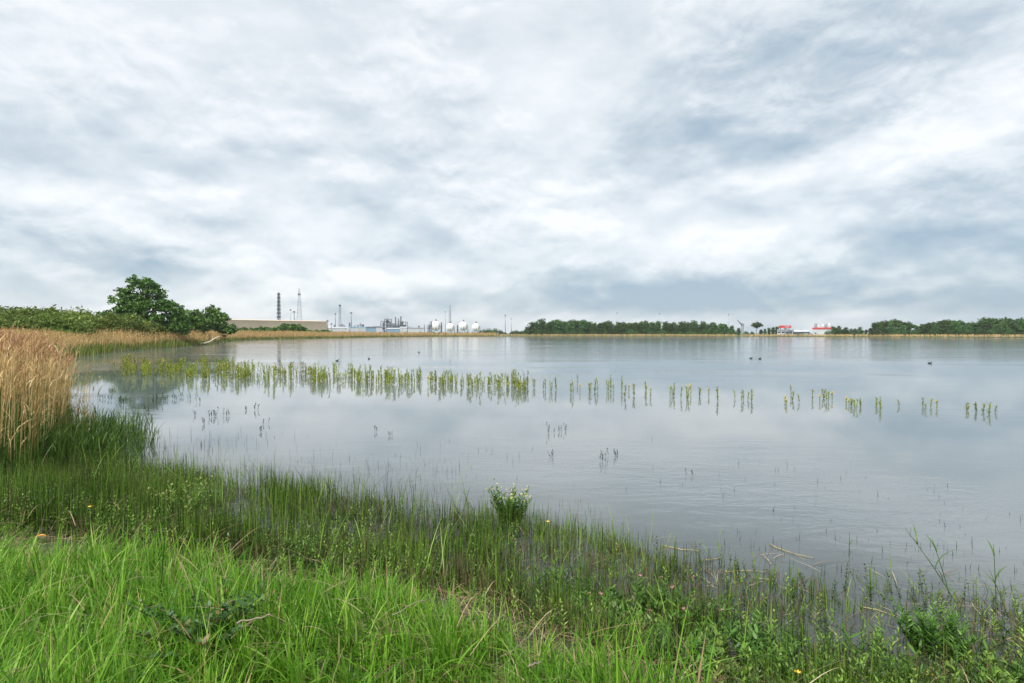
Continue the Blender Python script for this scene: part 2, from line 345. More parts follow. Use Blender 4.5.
def G(px, py, z=0.0):
    y = (H-z)*F/(py-HZ); return np.array([(px-512)/F*y, y, z])
def AT(px, y): return (px-512)/F*y
def ZT(py, y): return H+(HZ-py)/F*y

def vnoise(x, y, s, seed=0):
    """smooth value noise in [0,1]"""
    x = np.asarray(x)*s+seed*17.3; y = np.asarray(y)*s+seed*7.7
    xi, yi = np.floor(x), np.floor(y); fx, fy = x-xi, y-yi; fx = fx*fx*(3-2*fx); fy = fy*fy*(3-2*fy)
    hsh = lambda a, b: np.modf(np.abs(np.sin(a*127.1+b*311.7)*43758.5453))[0]
    return (hsh(xi, yi)*(1-fx)+hsh(xi+1, yi)*fx)*(1-fy)+(hsh(xi, yi+1)*(1-fx)+hsh(xi+1, yi+1)*fx)*fy

# ------------------------------------------------------------------ lake outline, terrain, water
LAKE = np.array([(-6.5, 8.3), (-5.4, 7.75), (-4.3, 7.2), (-3.0, 6.4), (-1.84, 5.8), (-.86, 5.4), (-0.2, 5.35), (0.35, 4.85), (0.97, 4.35), (1.7, 3.95), (2.4, 3.85), (3.3, 3.55), (6, 3.2), (10, 2), (18, -1), (40, -4), (120, -10),
    (260, 60), (330, 200), (300, 265), (255, 300), (215, 360), (160, 402), (80, 412), (-9, 415), (-50, 400), (-80, 345), (-90, 253), (-93, 210), (-88, 178), (-76.7, 152), (-65, 124), (-55.7, 91), (-50.6, 72), (-44, 57), (-40, 48),
    (-39, 40), (-33, 30), (-24, 24.5), (-16, 19), (-11.2, 14.6), (-9.7, 12.6), (-7.7, 10.2), (-6.9, 9.0)], float)
def shore(x, y):
    """signed distance to the lake's edge, + on land"""
    p = np.stack([np.ravel(x), np.ravel(y)], 1).astype(float); best = np.full(len(p), 1e18); ins = np.zeros(len(p), bool)
    for i in range(len(LAKE)):
        a, b_ = LAKE[i], LAKE[(i+1) % len(LAKE)]; ab = b_-a
        tt = np.clip(((p-a) @ ab)/(ab @ ab), 0, 1); q = p-a-tt[:, None]*ab; best = np.minimum(best, (q*q).sum(1))
        cr = ((a[1] > p[:, 1]) != (b_[1] > p[:, 1])) & (p[:, 0] < (b_[0]-a[0])*(p[:, 1]-a[1])/(b_[1]-a[1]+1e-12)+a[0]); ins ^= cr
    return np.where(ins, -1, 1)*np.sqrt(best)
def ground(x, y, d=None):
    x, y = np.ravel(x), np.ravel(y); d = shore(x, y) if d is None else d
    nz = (vnoise(x, y, 0.9, 1)-.5)*0.12+(vnoise(x, y, 2.7, 2)-.5)*0.06
    rise = np.where(d > 0, 0.78*(1-np.exp(-np.maximum(d, 0)/2.6)), np.maximum(-1.6, 0.16*d))
    return rise+nz*np.clip(d*0.8+0.45, 0.15, 1)
radii = np.concatenate([[0.0], np.geomspace(0.4, 2600, 230)]); na = 300
AA, RR = np.meshgrid(np.arange(na)/na*2*np.pi, radii); X, Y = (RR*np.cos(AA)).ravel(), (RR*np.sin(AA)).ravel()
D_ = shore(X, Y); Z = ground(X, Y, D_)
ii = (np.arange(len(radii)-1)[:, None]*na+np.arange(na)[None]); jj = (np.arange(len(radii)-1)[:, None]*na+(np.arange(na)+1)[None] % na)
Q = np.stack([ii, jj, jj+na, ii+na], 2).reshape(-1, 4)
terr = mesh_np('terrain', np.stack([X, Y, Z], 1), Q[:, ::-1], M_soil)
at_ = terr.data.attributes.new('shore', 'FLOAT', 'POINT'); at_.data.foreach_set('value', D_.astype(np.float32))
tag(terr, 'muddy and grassy low lying land around the lake', kind='structure')
lk = mesh_np('lake_water', [(-140, -60, 0), (420, -60, 0), (420, 460, 0), (-140, 460, 0)], [(0, 1, 2, 3)], M_water, smooth=False)
tag(lk, 'calm grey lake mirroring the clouds', kind='structure')

def scatter(x0, x1, y0, y1, dens):
    n = int((x1-x0)*(y1-y0)*dens); return rng.uniform(x0, x1, n), rng.uniform(y0, y1, n)
def inside(poly, x, y):
    r = np.zeros(len(x), bool)
    for i in range(len(poly)):
        a, b_ = poly[i], poly[(i+1) % len(poly)]
        r ^= ((a[1] > y) != (b_[1] > y)) & (x < (b_[0]-a[0])*(y-a[1])/(b_[1]-a[1]+1e-12)+a[0])
    return r

# thin air over the whole place
a = Acc(); a.box(-2700, 2700, -2700, 2700, -3.0, 85.0)
m, t, out = material('haze_air'); v = t.new('ShaderNodeVolumePrincipled'); v.inputs['Color'].default_value = (0.86, 0.92, 1.0, 1); v.inputs['Density'].default_value = 0.00012; v.inputs['Anisotropy'].default_value = 0.2
t.link(v.outputs[0], out.inputs['Volume'])
tag(a.build('haze', m, None, False), 'thin pale air over lake and land', kind='stuff')

# ------------------------------------------------------------------ trees and bushes
def crown_points(lobes, n):
    vol = np.array([l[3]*l[4]+l[3]*l[5]+l[4]*l[5] for l in lobes]); pick = rng.choice(len(lobes), n, p=vol/vol.sum())
    L = np.array(lobes)[pick]; d = rng.normal(0, 1, (n, 3)); d /= np.linalg.norm(d, axis=1, keepdims=True)
    r = rng.random(n)**0.42; r *= 1+rng.normal(0, 0.10, n)
    return L[:, :3]+d*L[:, 3:6]*r[:, None]
def clumped(lobes, nclump, per, spread):
    c = crown_points(lobes, nclump); k = np.repeat(c, per, 0)
    return k+rng.normal(0, 1, k.shape)*spread*np.array([1, 1, 0.6])
def limb(a, b, bend=0.15, n=5):
    a, b = np.array(a, float), np.array(b, float); L = np.linalg.norm(b-a); t = np.linspace(0, 1, n)[:, None]
    return a+(b-a)*t+np.array([0, 0, 1])*np.sin(t*np.pi)*L*bend*0.5+np.cumsum(rng.normal(0, 0.03*L, (n, 3)), 0)*t
def tree_parts(root, h, lobes, r0, nclump, per, spread, leaf, mat, lean=0.0):
    a = Acc(); top = np.array([lean*h*0.6, 0, h*0.75]); tr = limb((0, 0, -0.4), top, 0.0, 7); a.tube(tr, np.linspace(r0, r0*0.25, 7), 8)
    for l in lobes:
        k = min(6, max(1, int(np.clip(l[2]/h*7, 1, 6))-1)); a.tube(limb(tr[k], (l[0], l[1], l[2]), 0.2), np.linspace(r0*0.42, r0*0.06, 5), 6)
    a.build('trunk', M_bark, root)
    Pn = clumped(lobes, nclump, per, spread); Pn[:, 2] = np.maximum(Pn[:, 2], 0.05)
    V, Q, r = diamonds(Pn, leaf*rng.uniform(0.6, 1.4, len(Pn)), 1.5)
    r = np.clip(np.repeat(rng.random(nclump), per)*0.6+r*0.4, 0, 1)
    mesh_np('crown', V, Q, mat, root, r, smooth=False)

# the tall tree and its two smaller neighbours on the left bank
def big(px, Yd, label, h, lobes, r0, nc, leaf=0.30, lean=0.0):
    x = AT(px, Yd); t_ = thing('broadleaf_tree', label, 'tree', (x, Yd, float(ground(x, Yd)[0])-0.1), group='broadleaf trees behind the left reed bank')
    tree_parts(t_, h, lobes, r0, nc, 20, 0.27, leaf, M_oak, lean); return t_
big(143, 105, 'tallest tree on the left bank, tapering dark green crown with sky gaps', 12, [(-0.6, 0, 11.0, 2.0, 2.2, 1.3), (1.2, .3, 10.2, 1.7, 2, 1.2), (-3.0, 0, 9.2, 1.7, 1.8, 1.0), (2.4, .5, 8.8, 1.9, 2, 1.2), (-4.0, .5, 7.2, 2.2, 2.4, 1.4), (-2.2, 0, 6.0, 2.4, 2.4, 1.3), (4.8, 0, 7.0, 1.6, 1.6, .9), (-1.0, .3, 8.0, 2.2, 2.4, 1.2), (3.4, 0, 6.8, 2.2, 2.4, 1.2), (0.8, -1, 6.6, 2.4, 2, 1.2),
    (6.0, 0, 5.9, 2.2, 2.0, .8), (-5.2, 0, 5.0, 2.2, 2.6, 1.2), (-1.5, 0, 4.6, 3.0, 3, 1.4), (3.4, 0, 4.4, 3.0, 2.6, 1.3), (7.4, 0, 4.4, 1.6, 1.4, .8), (-6.6, 0, 3.2, 2.0, 2.0, 1.3), (1.0, -1.5, 2.6, 4, 2.4, 1.6), (6.4, 0, 2.6, 2.8, 2, 1.6)], 0.42, 760, .30)
tb = big(186, 126, 'low dark bushy tree between the tallest and the rounded tree', 6.3, [(-1.2, 0, 4.9, 1.5, 1.5, 1.0), (1.6, 0, 4.4, 1.8, 1.6, 1.2), (-2.4, 0, 3.0, 1.6, 1.5, 1.3), (0, -.5, 2.6, 2.6, 2, 1.5), (3.2, 0, 2.8, 1.4, 1.5, 1.5)], 0.22, 300, .34); tb.scale = (1.12, 1.12, 1.2)
tb = big(214, 156, 'rounded dark green tree at the right end of the left bank', 7.4, [(-.2, 0, 5.9, 1.7, 1.7, 1.2), (-1.8, 0, 4.4, 1.7, 1.7, 1.3), (1.6, 0, 4.5, 1.7, 1.6, 1.4), (0.2, -.6, 3.0, 2.8, 2.2, 1.5), (3.0, 0, 2.2, 1.9, 1.6, 1.3), (-2.8, 0, 2.4, 1.5, 1.5, 1.3)], 0.24, 320, .34); tb.scale = (1.2, 1.2, 1.32)

# willow scrub behind the reeds
def bush_proto(nl, w_, h_, nc, mat, name, leaf):
    t_ = thing(name, 'x', 'bush')
    lobes = [(0, 0, h_*0.5, w_*0.8, w_*0.7, h_*0.45)]+[(rng.uniform(-1, 1)*w_*0.8, rng.uniform(-.7, .7)*w_*0.7, rng.uniform(.2, .72)*h_, w_*rng.uniform(.3, .5), w_*.4, h_*rng.uniform(.2, .32)) for _ in range(nl)]
    a = Acc()
    for l in lobes: a.tube(limb((rng.uniform(-.3, .3), rng.uniform(-.3, .3), -0.3), l[:3], 0.25), np.linspace(0.09, 0.02, 5), 5)
    a.build('stem', M_bark, t_)
    Pn = clumped(lobes, nc, 14, 0.24); Pn[:, 2] = np.abs(Pn[:, 2])
    V, Q, r = diamonds(Pn, leaf*rng.uniform(.6, 1.4, len(Pn)), 2.0)
    r = np.clip(np.repeat(rng.random(nc), 14)*.6+r*.4, 0, 1)
    mesh_np('crown', V, Q, mat, t_, r, smooth=False); return t_
bps = [bush_proto(13, 4.0, 4.4, 900, M_willow, 'willow_bush', 0.15), bush_proto(12, 3.4, 4.0, 800, M_willow, 'willow_bush', 0.15), bush_proto(14, 4.6, 4.2, 980, M_willow, 'willow_bush', 0.15)]
spots = [(2, 76, 309, 'leftmost willow bush, cut by the frame edge behind the reeds'), (27, 72, 317, 'low willow bush just behind the tops of the golden reeds'), (52, 84, 306, 'tallest broad willow bush with a yellowish top'), (70, 78, 315, 'light green rounded willow bush in front of the tallest one'),
    (82, 92, 311, 'willow bush sloping down from the tallest one'), (106, 98, 315, 'willow bush left of the tallest tree'), (122, 94, 315, 'pale rounded willow bush below the tallest tree'), (146, 100, 321, 'low pale willow bush at the tallest tree\'s foot'), (-30, 72, 310, None), (-75, 74, 312, None),
    (58, 73, 329, 'small dark bush at the edge of the left reeds'), (16, 94, 311, 'darker willow bush rising behind the leftmost ones'), (98, 120, 318, 'far willow bush showing between its nearer neighbours'), (166, 112, 323, 'small willow bush between the tallest tree and the reeds'), (64, 100, 309, 'willow bush behind the tallest yellowish one'), (36, 98, 312, 'darker willow bush left of the tallest yellowish one')]
for k, (px, Yd, top, lab) in enumerate(spots):
    o = bps[k] if k < 3 else copy_tree(bps[k % 3])
    x = AT(px, Yd); gz = float(ground(x, Yd)[0])-0.1; o.location = (x, Yd, gz); hh = ZT(top, Yd)-gz; s = hh/4.0; o.scale = (max(s, .8)*rng.uniform(.9, 1.1), max(s, .8), s); o.rotation_euler = (0, 0, rng.uniform(0, 6.28))
    tag(o, lab or 'willow bush outside the left edge of the view', 'bush', 'willow bushes behind the left reeds')
hb = bush_proto(7, 3.5, 3.2, 260, M_oak, 'hedge_bush', 0.5)
hs = [(236, 250, 4), (246, 262, 4.6), (256, 262, 4.3), (265, 270, 5), (273, 268, 4.4), (281, 275, 5.0), (288, 280, 6.6), (294, 286, 6.4), (301, 290, 5.0), (309, 300, 3.6), (318, 310, 3.6), (325, 318, 3.8), (334, 330, 2.6), (345, 345, 2.4)]
for k, (px, Yd, hh) in enumerate(hs):
    o = hb if k == 0 else copy_tree(hb); x = AT(px, Yd); s = hh/3.4
    o.location = (x, Yd, float(ground(x, Yd)[0])-.1); o.scale = (s*1.25, s, s); o.rotation_euler = (0, 0, rng.uniform(0, 6))
    tag(o, 'dark rounded bush in the row before the tan hall', 'bush', 'bushes before the tan hall')

# far woods: five kinds of tree, each copied
def far_proto(h, kind):
    t_ = thing('shore_tree', 'x', 'tree')
    if kind == 'round': lobes = [(0, 0, h*.62, h*.3, h*.3, h*.3), (-h*.2, 0, h*.4, h*.22, h*.2, h*.22), (h*.2, 0, h*.45, h*.2, h*.2, h*.22), (0, 0, h*.82, h*.18, h*.18, h*.14), (0, 0, h*.22, h*.3, h*.24, h*.2)]
    elif kind == 'tall': lobes = [(0, 0, h*.75, h*.17, h*.17, h*.22), (-h*.1, 0, h*.5, h*.18, h*.18, h*.2), (h*.1, 0, h*.45, h*.19, h*.18, h*.22), (0, 0, h*.2, h*.24, h*.2, h*.18)]
    elif kind == 'umbrella': lobes = [(0, 0, h*.84, h*.36, h*.3, h*.13), (-h*.22, 0, h*.74, h*.22, h*.2, h*.10), (h*.24, 0, h*.74, h*.2, h*.2, h*.10), (0, 0, h*.66, h*.2, h*.2, h*.12)]
    else: lobes = [(0, 0, h*.55, h*.4, h*.35, h*.38), (-h*.35, 0, h*.35, h*.3, h*.3, h*.3), (h*.35, 0, h*.35, h*.3, h*.3, h*.3)]
    tree_parts(t_, h, lobes, h*0.022, 210, 9, h*0.03, h*0.045, M_wood_leaf); return t_
fp = {'round': far_proto(10, 'round'), 'round2': far_proto(10, 'round'), 'tall': far_proto(10, 'tall'), 'tall2': far_proto(10, 'tall'), 'umbrella': far_proto(10, 'umbrella'), 'low': far_proto(10, 'low')}
fused = set()
def far_tree(kind, px, Yd, hh, label, group, wide=1.0):
    if kind in ('round', 'tall') and rng.random() < .5: kind += '2'
    if kind in fused: o = copy_tree(fp[kind])
    else: o = fp[kind]; fused.add(kind)
    x = AT(px, Yd); s = hh/10.0
    o.location = (x, Yd, 0.5); o.scale = (s*wide, s, s); o.rotation_euler = (0, 0, rng.uniform(0, 6.28)); tag(o, label, 'tree', group)
L1 = 'dark green tree in the long even wood on the far shore'; G1 = 'trees of the wood on the far shore'
xs = np.linspace(528, 738, 52)
for k, px in enumerate(xs):
    prof = np.interp(px, [526, 545, 570, 640, 700, 735, 742], [9.5, 13.5, 12.6, 11.8, 11.4, 9.0, 6])
    far_tree('round' if k % 3 else 'tall', px+rng.normal(0, 1.0), rng.uniform(438, 452), prof*rng.uniform(.66, 1.04), L1, G1)
for px in np.linspace(532, 732, 36):
    prof = np.interp(px, [526, 545, 570, 640, 700, 735, 742], [9.5, 13.5, 12.6, 11.8, 11.4, 9.0, 6])
    far_tree('tall' if rng.random() < .6 else 'round', px+rng.normal(0, 2), rng.uniform(460, 480), prof*rng.uniform(.82, 1.12), L1, G1)
for px in np.linspace(530, 738, 34): far_tree('low', px+rng.normal(0, 1), rng.uniform(426, 434), rng.uniform(3, 5.5), 'low bush along the foot of the wood on the far shore', 'bushes at the foot of the far wood')
L2 = 'green tree in the taller wood at the right edge of the far shore'; G2 = 'trees of the wood at the right'
for k, px in enumerate(np.concatenate([np.linspace(866, 1030, 40), np.linspace(1034, 1150, 20)])):
    Yd = np.interp(px, [850, 1024, 1150], [375, 318, 270])+rng.uniform(-6, 10)
    prof = np.interp(px, [850, 862, 868, 885, 903, 911, 925, 940, 960, 975, 990, 1005, 1015, 1030, 1060, 1080, 1150], [4, 7, 9.6, 11, 10, 7.4, 8, 10.6, 10.2, 9, 11, 11.5, 9.5, 11.4, 9.5, 11.5, 10.5])
    far_tree('round' if k % 2 else 'tall', px, Yd, prof*rng.uniform(.5, .92), L2, G2)
for px in np.concatenate([np.linspace(878, 1024, 26), np.linspace(1030, 1140, 12)]):
    Yd = np.interp(px, [850, 1024, 1150], [395, 338, 290])+rng.uniform(0, 10)
    prof = np.interp(px, [850, 862, 868, 885, 903, 911, 925, 940, 960, 975, 990, 1005, 1015, 1030, 1060, 1080, 1150], [4, 7, 9.6, 11, 10, 7.4, 8, 10.6, 10.2, 9, 11, 11.5, 9.5, 11.4, 9.5, 11.5, 10.5])
    far_tree('umbrella' if rng.random() < .55 else 'round', px+rng.normal(0, 2), Yd, prof*rng.uniform(.88, 1.12), L2, G2, 1.2)
for px in np.linspace(868, 1150, 40):
    Yd = np.interp(px, [850, 1024, 1150], [362, 305, 258]); far_tree('low', px+rng.normal(0, 1.5), Yd, rng.uniform(2.2, 4.5), 'low bush along the foot of the right hand wood', 'bushes at the foot of the right wood')
far_tree('umbrella', 757, 440, 10.4, 'lone flat topped tree on a bare trunk left of the red sign', None)
for px, Yd, hh, kd in [(746, 430, 4, 'low'), (752, 432, 3.5, 'low'), (765, 440, 5.6, 'tall'), (769, 445, 6.5, 'tall'), (773, 446, 7, 'tall'), (777, 446, 7.5, 'tall'), (781, 440, 3.5, 'low'), (761, 442, 5, 'round'), (786, 450, 6, 'round'), (794, 452, 4.5, 'low'), (801, 455, 5, 'round'), (807, 455, 4.4, 'low')]:
    far_tree(kd, px, Yd, hh, 'green tree in the thin row beside and behind the red sign', 'thin trees by the red sign')
for px, hh, kd in [(829, 4.6, 'low'), (846, 6.4, 'round'), (851, 5.4, 'tall'), (833, 7.2, 'tall'), (836, 6.2, 'tall'), (839, 7.4, 'tall'), (843, 5.0, 'round'), (848, 4.2, 'low'), (855, 5.5, 'round'), (860, 6.6, 'round')]:
    far_tree(kd, px, 400, hh, 'green tree between the white red-banded building and the right wood', 'trees right of the white building')
for px, Yd, hh in [(484, 520, 6), (489, 520, 6.6), (495, 520, 7), (500, 520, 5.5), (516, 430, 4.6), (521, 432, 4.2), (512, 430, 3.6), (433, 470, 3.6), (441, 470, 3.4), (421, 470, 3.0), (428, 470, 3.2), (456, 470, 2.8), (468, 470, 3), (505, 430, 3), (526, 430, 5)]:
    far_tree('low', px, Yd, hh, 'low dark bush on the far shore near the white spheres', 'bushes near the white spheres', 1.5)

# ------------------------------------------------------------------ industry on the horizon
GZ = 0.7
# tan hall
ha = thing('storage_hall', 'long low tan hall behind dark bushes, plain sloping roofline', 'hall', (0, 0, 0))
A_, B_ = np.array([AT(222, 470), 470.]), np.array([AT(327, 545), 545.]); dv = (B_-A_)/np.linalg.norm(B_-A_); nv = np.array([-dv[1], dv[0]])
LN = float(np.linalg.norm(B_-A_)); ha.location = (A_[0], A_[1], 0); ha.rotation_euler = (0, 0, math.atan2(dv[1], dv[0]))
zt = ZT(320.5, 500)
a = Acc(); a.box(0, LN, 0, 40, 0.2, zt); a.build('wall', M_tan, ha, False)
a = Acc(); V = [(-.4, -.4, zt+.003), (LN+.4, -.4, zt+.003), (LN+.4, 20, zt+1.2), (-.4, 20, zt+1.2), (LN+.4, 40.4, zt), (-.4, 40.4, zt)]; a.add(V, [(0, 1, 2, 3), (3, 2, 4, 5)]); a.build('roof', M_tan, ha, False)
for k in range(3):
    a = Acc(); u = LN*(.25+.25*k); a.box(u-2.2, u+2.2, -.08, .0, .25, 5); a.build('door', M_grey, ha, False)

def lattice(name, label, px, Yd, top, wb, wt, mat, r=0.18, nb=10, platforms=(), group='lattice masts on the skyline', core=0.0):
    x = AT(px, Yd); h = ZT(top, Yd)-GZ; t_ = thing(name, label, 'mast', (x, Yd, GZ), R(20), group)
    W_ = lambda z: (wb+(wt-wb)*(z/h)**0.75)/2
    for sx, sy in ((1, 1), (1, -1), (-1, 1), (-1, -1)):
        a = Acc(); a.tube([(sx*W_(z), sy*W_(z), z) for z in np.linspace(0, h, nb+1)], r, 5); a.build('leg', mat, t_)
    a = Acc(); zs = h*(1-(1-np.linspace(0, 1, nb+1))**1.0)
    for i in range(nb):
        z0, z1 = zs[i], zs[i+1]; c = [(1, 1), (1, -1), (-1, -1), (-1, 1)]
        for k in range(4):
            (ax, ay), (bx, by) = c[k], c[(k+1) % 4]; p, q = W_(z0), W_(z1)
            a.bar((ax*p, ay*p, z0), (bx*q, by*q, z1), r*.55); a.bar((ax*q, ay*q, z1), (bx*q, by*q, z1), r*.55)
    a.build('bracing', mat, t_)
    for f in platforms:
        z = h*f; q = W_(z)+.7; a = Acc(); a.box(-q, q, -q, q, z, z+.5); a.box(-q*.8, q*.8, -q*.8, q*.8, z+.5, z+1.5); a.build('platform', M_darksteel, t_, False)
    if core: a = Acc(); a.tube([(0, 0, 0), (0, 0, h+1.5)], core, 8); a.build('flare_pipe', M_darksteel, t_)
    return t_
def pole(label, px, Yd, top, r=0.35, mat=None, name='tall_pole', cat='pole', ball=True):
    x = AT(px, Yd); h = ZT(top, Yd)-GZ; t_ = thing(name, label, cat, (x, Yd, GZ), 0, 'thin poles on the skyline')
    a = Acc(); a.tube([(0, 0, 0), (0, 0, h*.5), (0, 0, h)], [r*1.3, r, r*.6], 8); a.build('shaft', mat or M_mast, t_)
    a = Acc(); a.tube([(0, 0, h), (0, 0, h+.9)], r*1.6, 8); a.box(-r*3, r*3, -.1, .1, h-.6, h-.2); a.build('head', M_darksteel, t_); return t_
lattice('flare_tower', 'dark platformed flare tower rising behind the tan hall', 279, 700, 293.5, 5.0, 2.6, M_mast, .26, 12, np.linspace(.42, .97, 7), core=.75)
lattice('lattice_mast', 'tallest pale lattice mast tapering up behind the tan hall', 299.5, 700, 288.5, 9.5, 1.3, M_mastpale, .24, 13, (.86,))
pole('short dark chimney pole between the two tall masts, nearer the tall pale mast', 294.3, 700, 312, .75, M_mast, 'chimney', 'chimney')
pole('faint short pole between the two tall masts, nearer the flare tower', 290.8, 720, 310, .5, M_mastpale)
lattice('lattice_mast', 'medium lattice mast with a dark head right of the tan hall', 340, 720, 305, 3.6, 1.5, M_mast, .22, 9, (.97,))
pole('thin pole just left of the medium lattice mast', 335.5, 720, 314, .5)
pole('thin dark pole right of the medium lattice mast', 351.3, 720, 313, .7)
pole('stub pole at the right end of the tan hall', 327.5, 640, 321, .6)
pole('short stub pole right of the tan hall end', 331.5, 640, 324, .5)
lattice('lattice_mast', 'slender lattice mast rising behind the second white sphere', 450, 900, 304, 5, 1.2, M_mastpale, .28, 10)
pole('thin pole left of the mast behind the spheres', 445.3, 900, 312, .4, M_mastpale)
pole('thin pole standing right of the last white sphere', 505.3, 640, 315.5, .32)
pole('faint thin pole right of the pole past the spheres', 511.4, 900, 319, .4, M_mastpale)
pole('thin pole rising over the left half of the far wood', 617, 700, 313, .26, M_mastpale)
pole('thin pole rising over the middle of the far wood', 659.5, 700, 314, .26, M_mastpale)
pole('thin pole rising over the right end of the far wood', 728.5, 700, 315, .3, M_mastpale)
# crane
t_ = thing('harbour_crane', 'grey crane with a slanting jib at the right end of the far wood', 'crane', (AT(742.5, 560), 560, GZ), 0)
a = Acc()
for ux in (-.8, .8):
    for uy in (-.8, .8): a.box(ux-.15, ux+.15, uy-.15, uy+.15, 0, 9)
for k in range(6): a.bar((-.8, -.8, k*1.5), (.8, -.8, k*1.5+1.5), .1); a.bar((.8, .8, k*1.5), (-.8, .8, k*1.5+1.5), .1)
a.build('tower', M_mast, t_, False)
a = Acc(); jb = np.array([AT(737.2, 560)-AT(742.5, 560), 0, ZT(320, 560)-GZ])
for o_ in ((-.5, -.5), (.5, -.5), (.5, .5), (-.5, .5)): a.bar((o_[0], o_[1], 9), jb+np.array([o_[0]*.5, o_[1]*.5, 0]), .18)
for k in range(10):
    p = np.array([0, 0, 9])*(1-k/10)+jb*k/10; q = np.array([0, 0, 9])*(1-(k+1)/10)+jb*(k+1)/10; a.bar(p+np.array([-.4, 0, 0]), q+np.array([.4, 0, 0]), .1)
a.build('jib', M_mast, t_)
a = Acc(); a.box(-1.1, 1.1, -1.1, 1.1, 9.003, 11); a.build('cab', M_grey, t_, False)

# spheres
def sphere_tank(px, cy, rp, label, Yd=800):
    k = Yd/F; r = rp*k; cz = ZT(cy, Yd)-GZ; t_ = thing('spherical_tank', label, 'gas tank', (AT(px, Yd), Yd, GZ), R(7), 'white spherical gas tanks')
    a = Acc(); a.lathe([(r*math.sin(u), cz-r*math.cos(u)) for u in np.linspace(0.001, math.pi-.001, 19)], sides=32); a.build('shell', M_white, t_)
    for j in range(10):
        u = j/10*2*math.pi; a = Acc(); p = (r*.97*math.cos(u), r*.97*math.sin(u)); a.tube([(p[0], p[1], 0), (p[0], p[1], cz)], .45, 6); a.build('leg', M_whitewall, t_)
    a = Acc(); a.lathe([(0, cz+r), (2.0, cz+r-.1), (2.0, cz+r+.5), (0, cz+r+.5)], sides=12); a.tube([(0, 0, cz+r+.5), (0, 0, cz+r+2.2)], .7, 8); a.build('top_platform', M_darksteel, t_, False)
    a = Acc(); a.tube([((r+.5)*math.cos(u)*math.cos(-.9), (r+.5)*math.cos(u)*math.sin(-.9)*1.0, cz+(r+.5)*math.sin(u)) for u in np.linspace(-.2, 1.45, 12)], .3, 4); a.build('stair', M_grey, t_)
sphere_tank(436, 325.8, 5.1, 'leftmost and largest of the four white spherical tanks')
sphere_tank(450.6, 327.2, 4.25, 'second white spherical tank, in front of the slender mast')
sphere_tank(463.6, 326.0, 4.6, 'third white spherical tank from the left, with a pointed cap')
sphere_tank(476.2, 327.2, 4.1, 'rightmost white spherical tank beside the green bushes')

# process plant
Yp = 780; kp = Yp/F
pl = thing('process_plant', 'dark steel refinery block with pipes and stacks left of the spheres', 'refinery', (AT(394, Yp), Yp, GZ))
def pz(y): return ZT(y, Yp)-GZ
def pxx(x): return (x-394)*kp
def frame(x0, x1, y_top, floors, dep=14):
    a = Acc(); X0, X1, Zt = pxx(x0), pxx(x1), pz(y_top)
    for u in np.linspace(X0, X1, max(2, int((X1-X0)/5)+1)):
        for v in (-dep/2, dep/2): a.box(u-.3, u+.3, v-.3, v+.3, 0, Zt)
    for f in range(1, floors+1):
        z = Zt*f/floors; a.box(X0-.5, X1+.5, -dep/2-.5, dep/2+.5, z-.35, z+.05)
        a.box(X0-.5, X1+.5, -dep/2-.55, -dep/2-.45, z+.9, z+1.05)
    a.build('steel_frame', M_darksteel, pl, False)
frame(382, 389, 321.5, 4); frame(385.5, 391, 319, 5, 10); frame(391.2, 399, 324, 3); frame(399.5, 406.5, 322, 4, 12)
for x, yt, r in [(395.3, 317, .9), (398.2, 318.5, .8), (400.6, 316.2, 1.0)]:
    a = Acc(); a.tube([(pxx(x), 2, 0), (pxx(x), 2, pz(yt)*.6), (pxx(x), 2, pz(yt))], [r*1.3, r, r*.9], 10); a.build('stack', M_darksteel, pl)
for x, y0, y1, r in [(384.2, 330, 322.5, 1.6), (388.0, 328, 319.5, 1.4), (402.5, 329, 320.8, 1.8), (394, 328, 324.5, 2.2), (405, 330, 325, 1.6), (390.5, 331, 321.5, 1.2)]:
    a = Acc(); z0, z1 = pz(y0), pz(y1); a.lathe([(0, z0), (r, z0+.5), (r, z1-.8), (r*.6, z1-.2), (0, z1)], (pxx(x), rng.uniform(-4, -1), 0), 12); a.build('vessel', M_grey, pl)
for k in range(7):
    a = Acc(); z = pz(331)+1+k*1.5; a.tube([(pxx(383), -7.8, z), (pxx(391+k), -7.8, z), (pxx(391+k), -7.8, z+2.5), (pxx(404), -7.8, z+2.5)], .28, 6); a.build('pipe', M_mastpale if k % 2 else M_grey, pl)
a = Acc(); a.box(pxx(391), pxx(400), -6.2, 5, pz(328), pz(325.5)); a.build('cooler_bank', M_darksteel, pl, False)
def shed(name, label, cat, x0, x1, ytop, Yd, mat, roofmat=None, dep=16, ridge=1.2, nwin=0, group='low sheds of the refinery'):
    X0, X1 = AT(x0, Yd), AT(x1, Yd); cx = (X0+X1)/2; hw = (X1-X0)/2; zt_ = ZT(ytop, Yd)-GZ
    t_ = thing(name, label, cat, (cx, Yd, GZ), -math.atan2(cx, Yd), group); a = Acc(); a.box(-hw, hw, 0, dep, -.3, zt_); a.build('wall', mat, t_, False)
    a = Acc(); e = .3; V = [(-hw-e, -e, zt_+.01), (hw+e, -e, zt_+.01), (hw+e, dep/2, zt_+ridge), (-hw-e, dep/2, zt_+ridge), (hw+e, dep+e, zt_), (-hw-e, dep+e, zt_), (-hw-e, -e, zt_-.2), (hw+e, -e, zt_-.2)]
    a.add(V, [(0, 1, 2, 3), (3, 2, 4, 5), (6, 7, 1, 0)]); a.build('roof', roofmat or mat, t_, False)
    for k in range(nwin):
        u = -hw+(k+.5)*2*hw/nwin; a = Acc(); a.box(u-.9, u+.9, -.06, .0, zt_*.45, zt_*.75); a.build('window', M_glass, t_, False)
    a = Acc(); a.box(hw*.6-1.5, hw*.6+1.5, -.09, .0, -.2, min(3.2, zt_*.6)); a.build('door', M_grey, t_, False); return t_
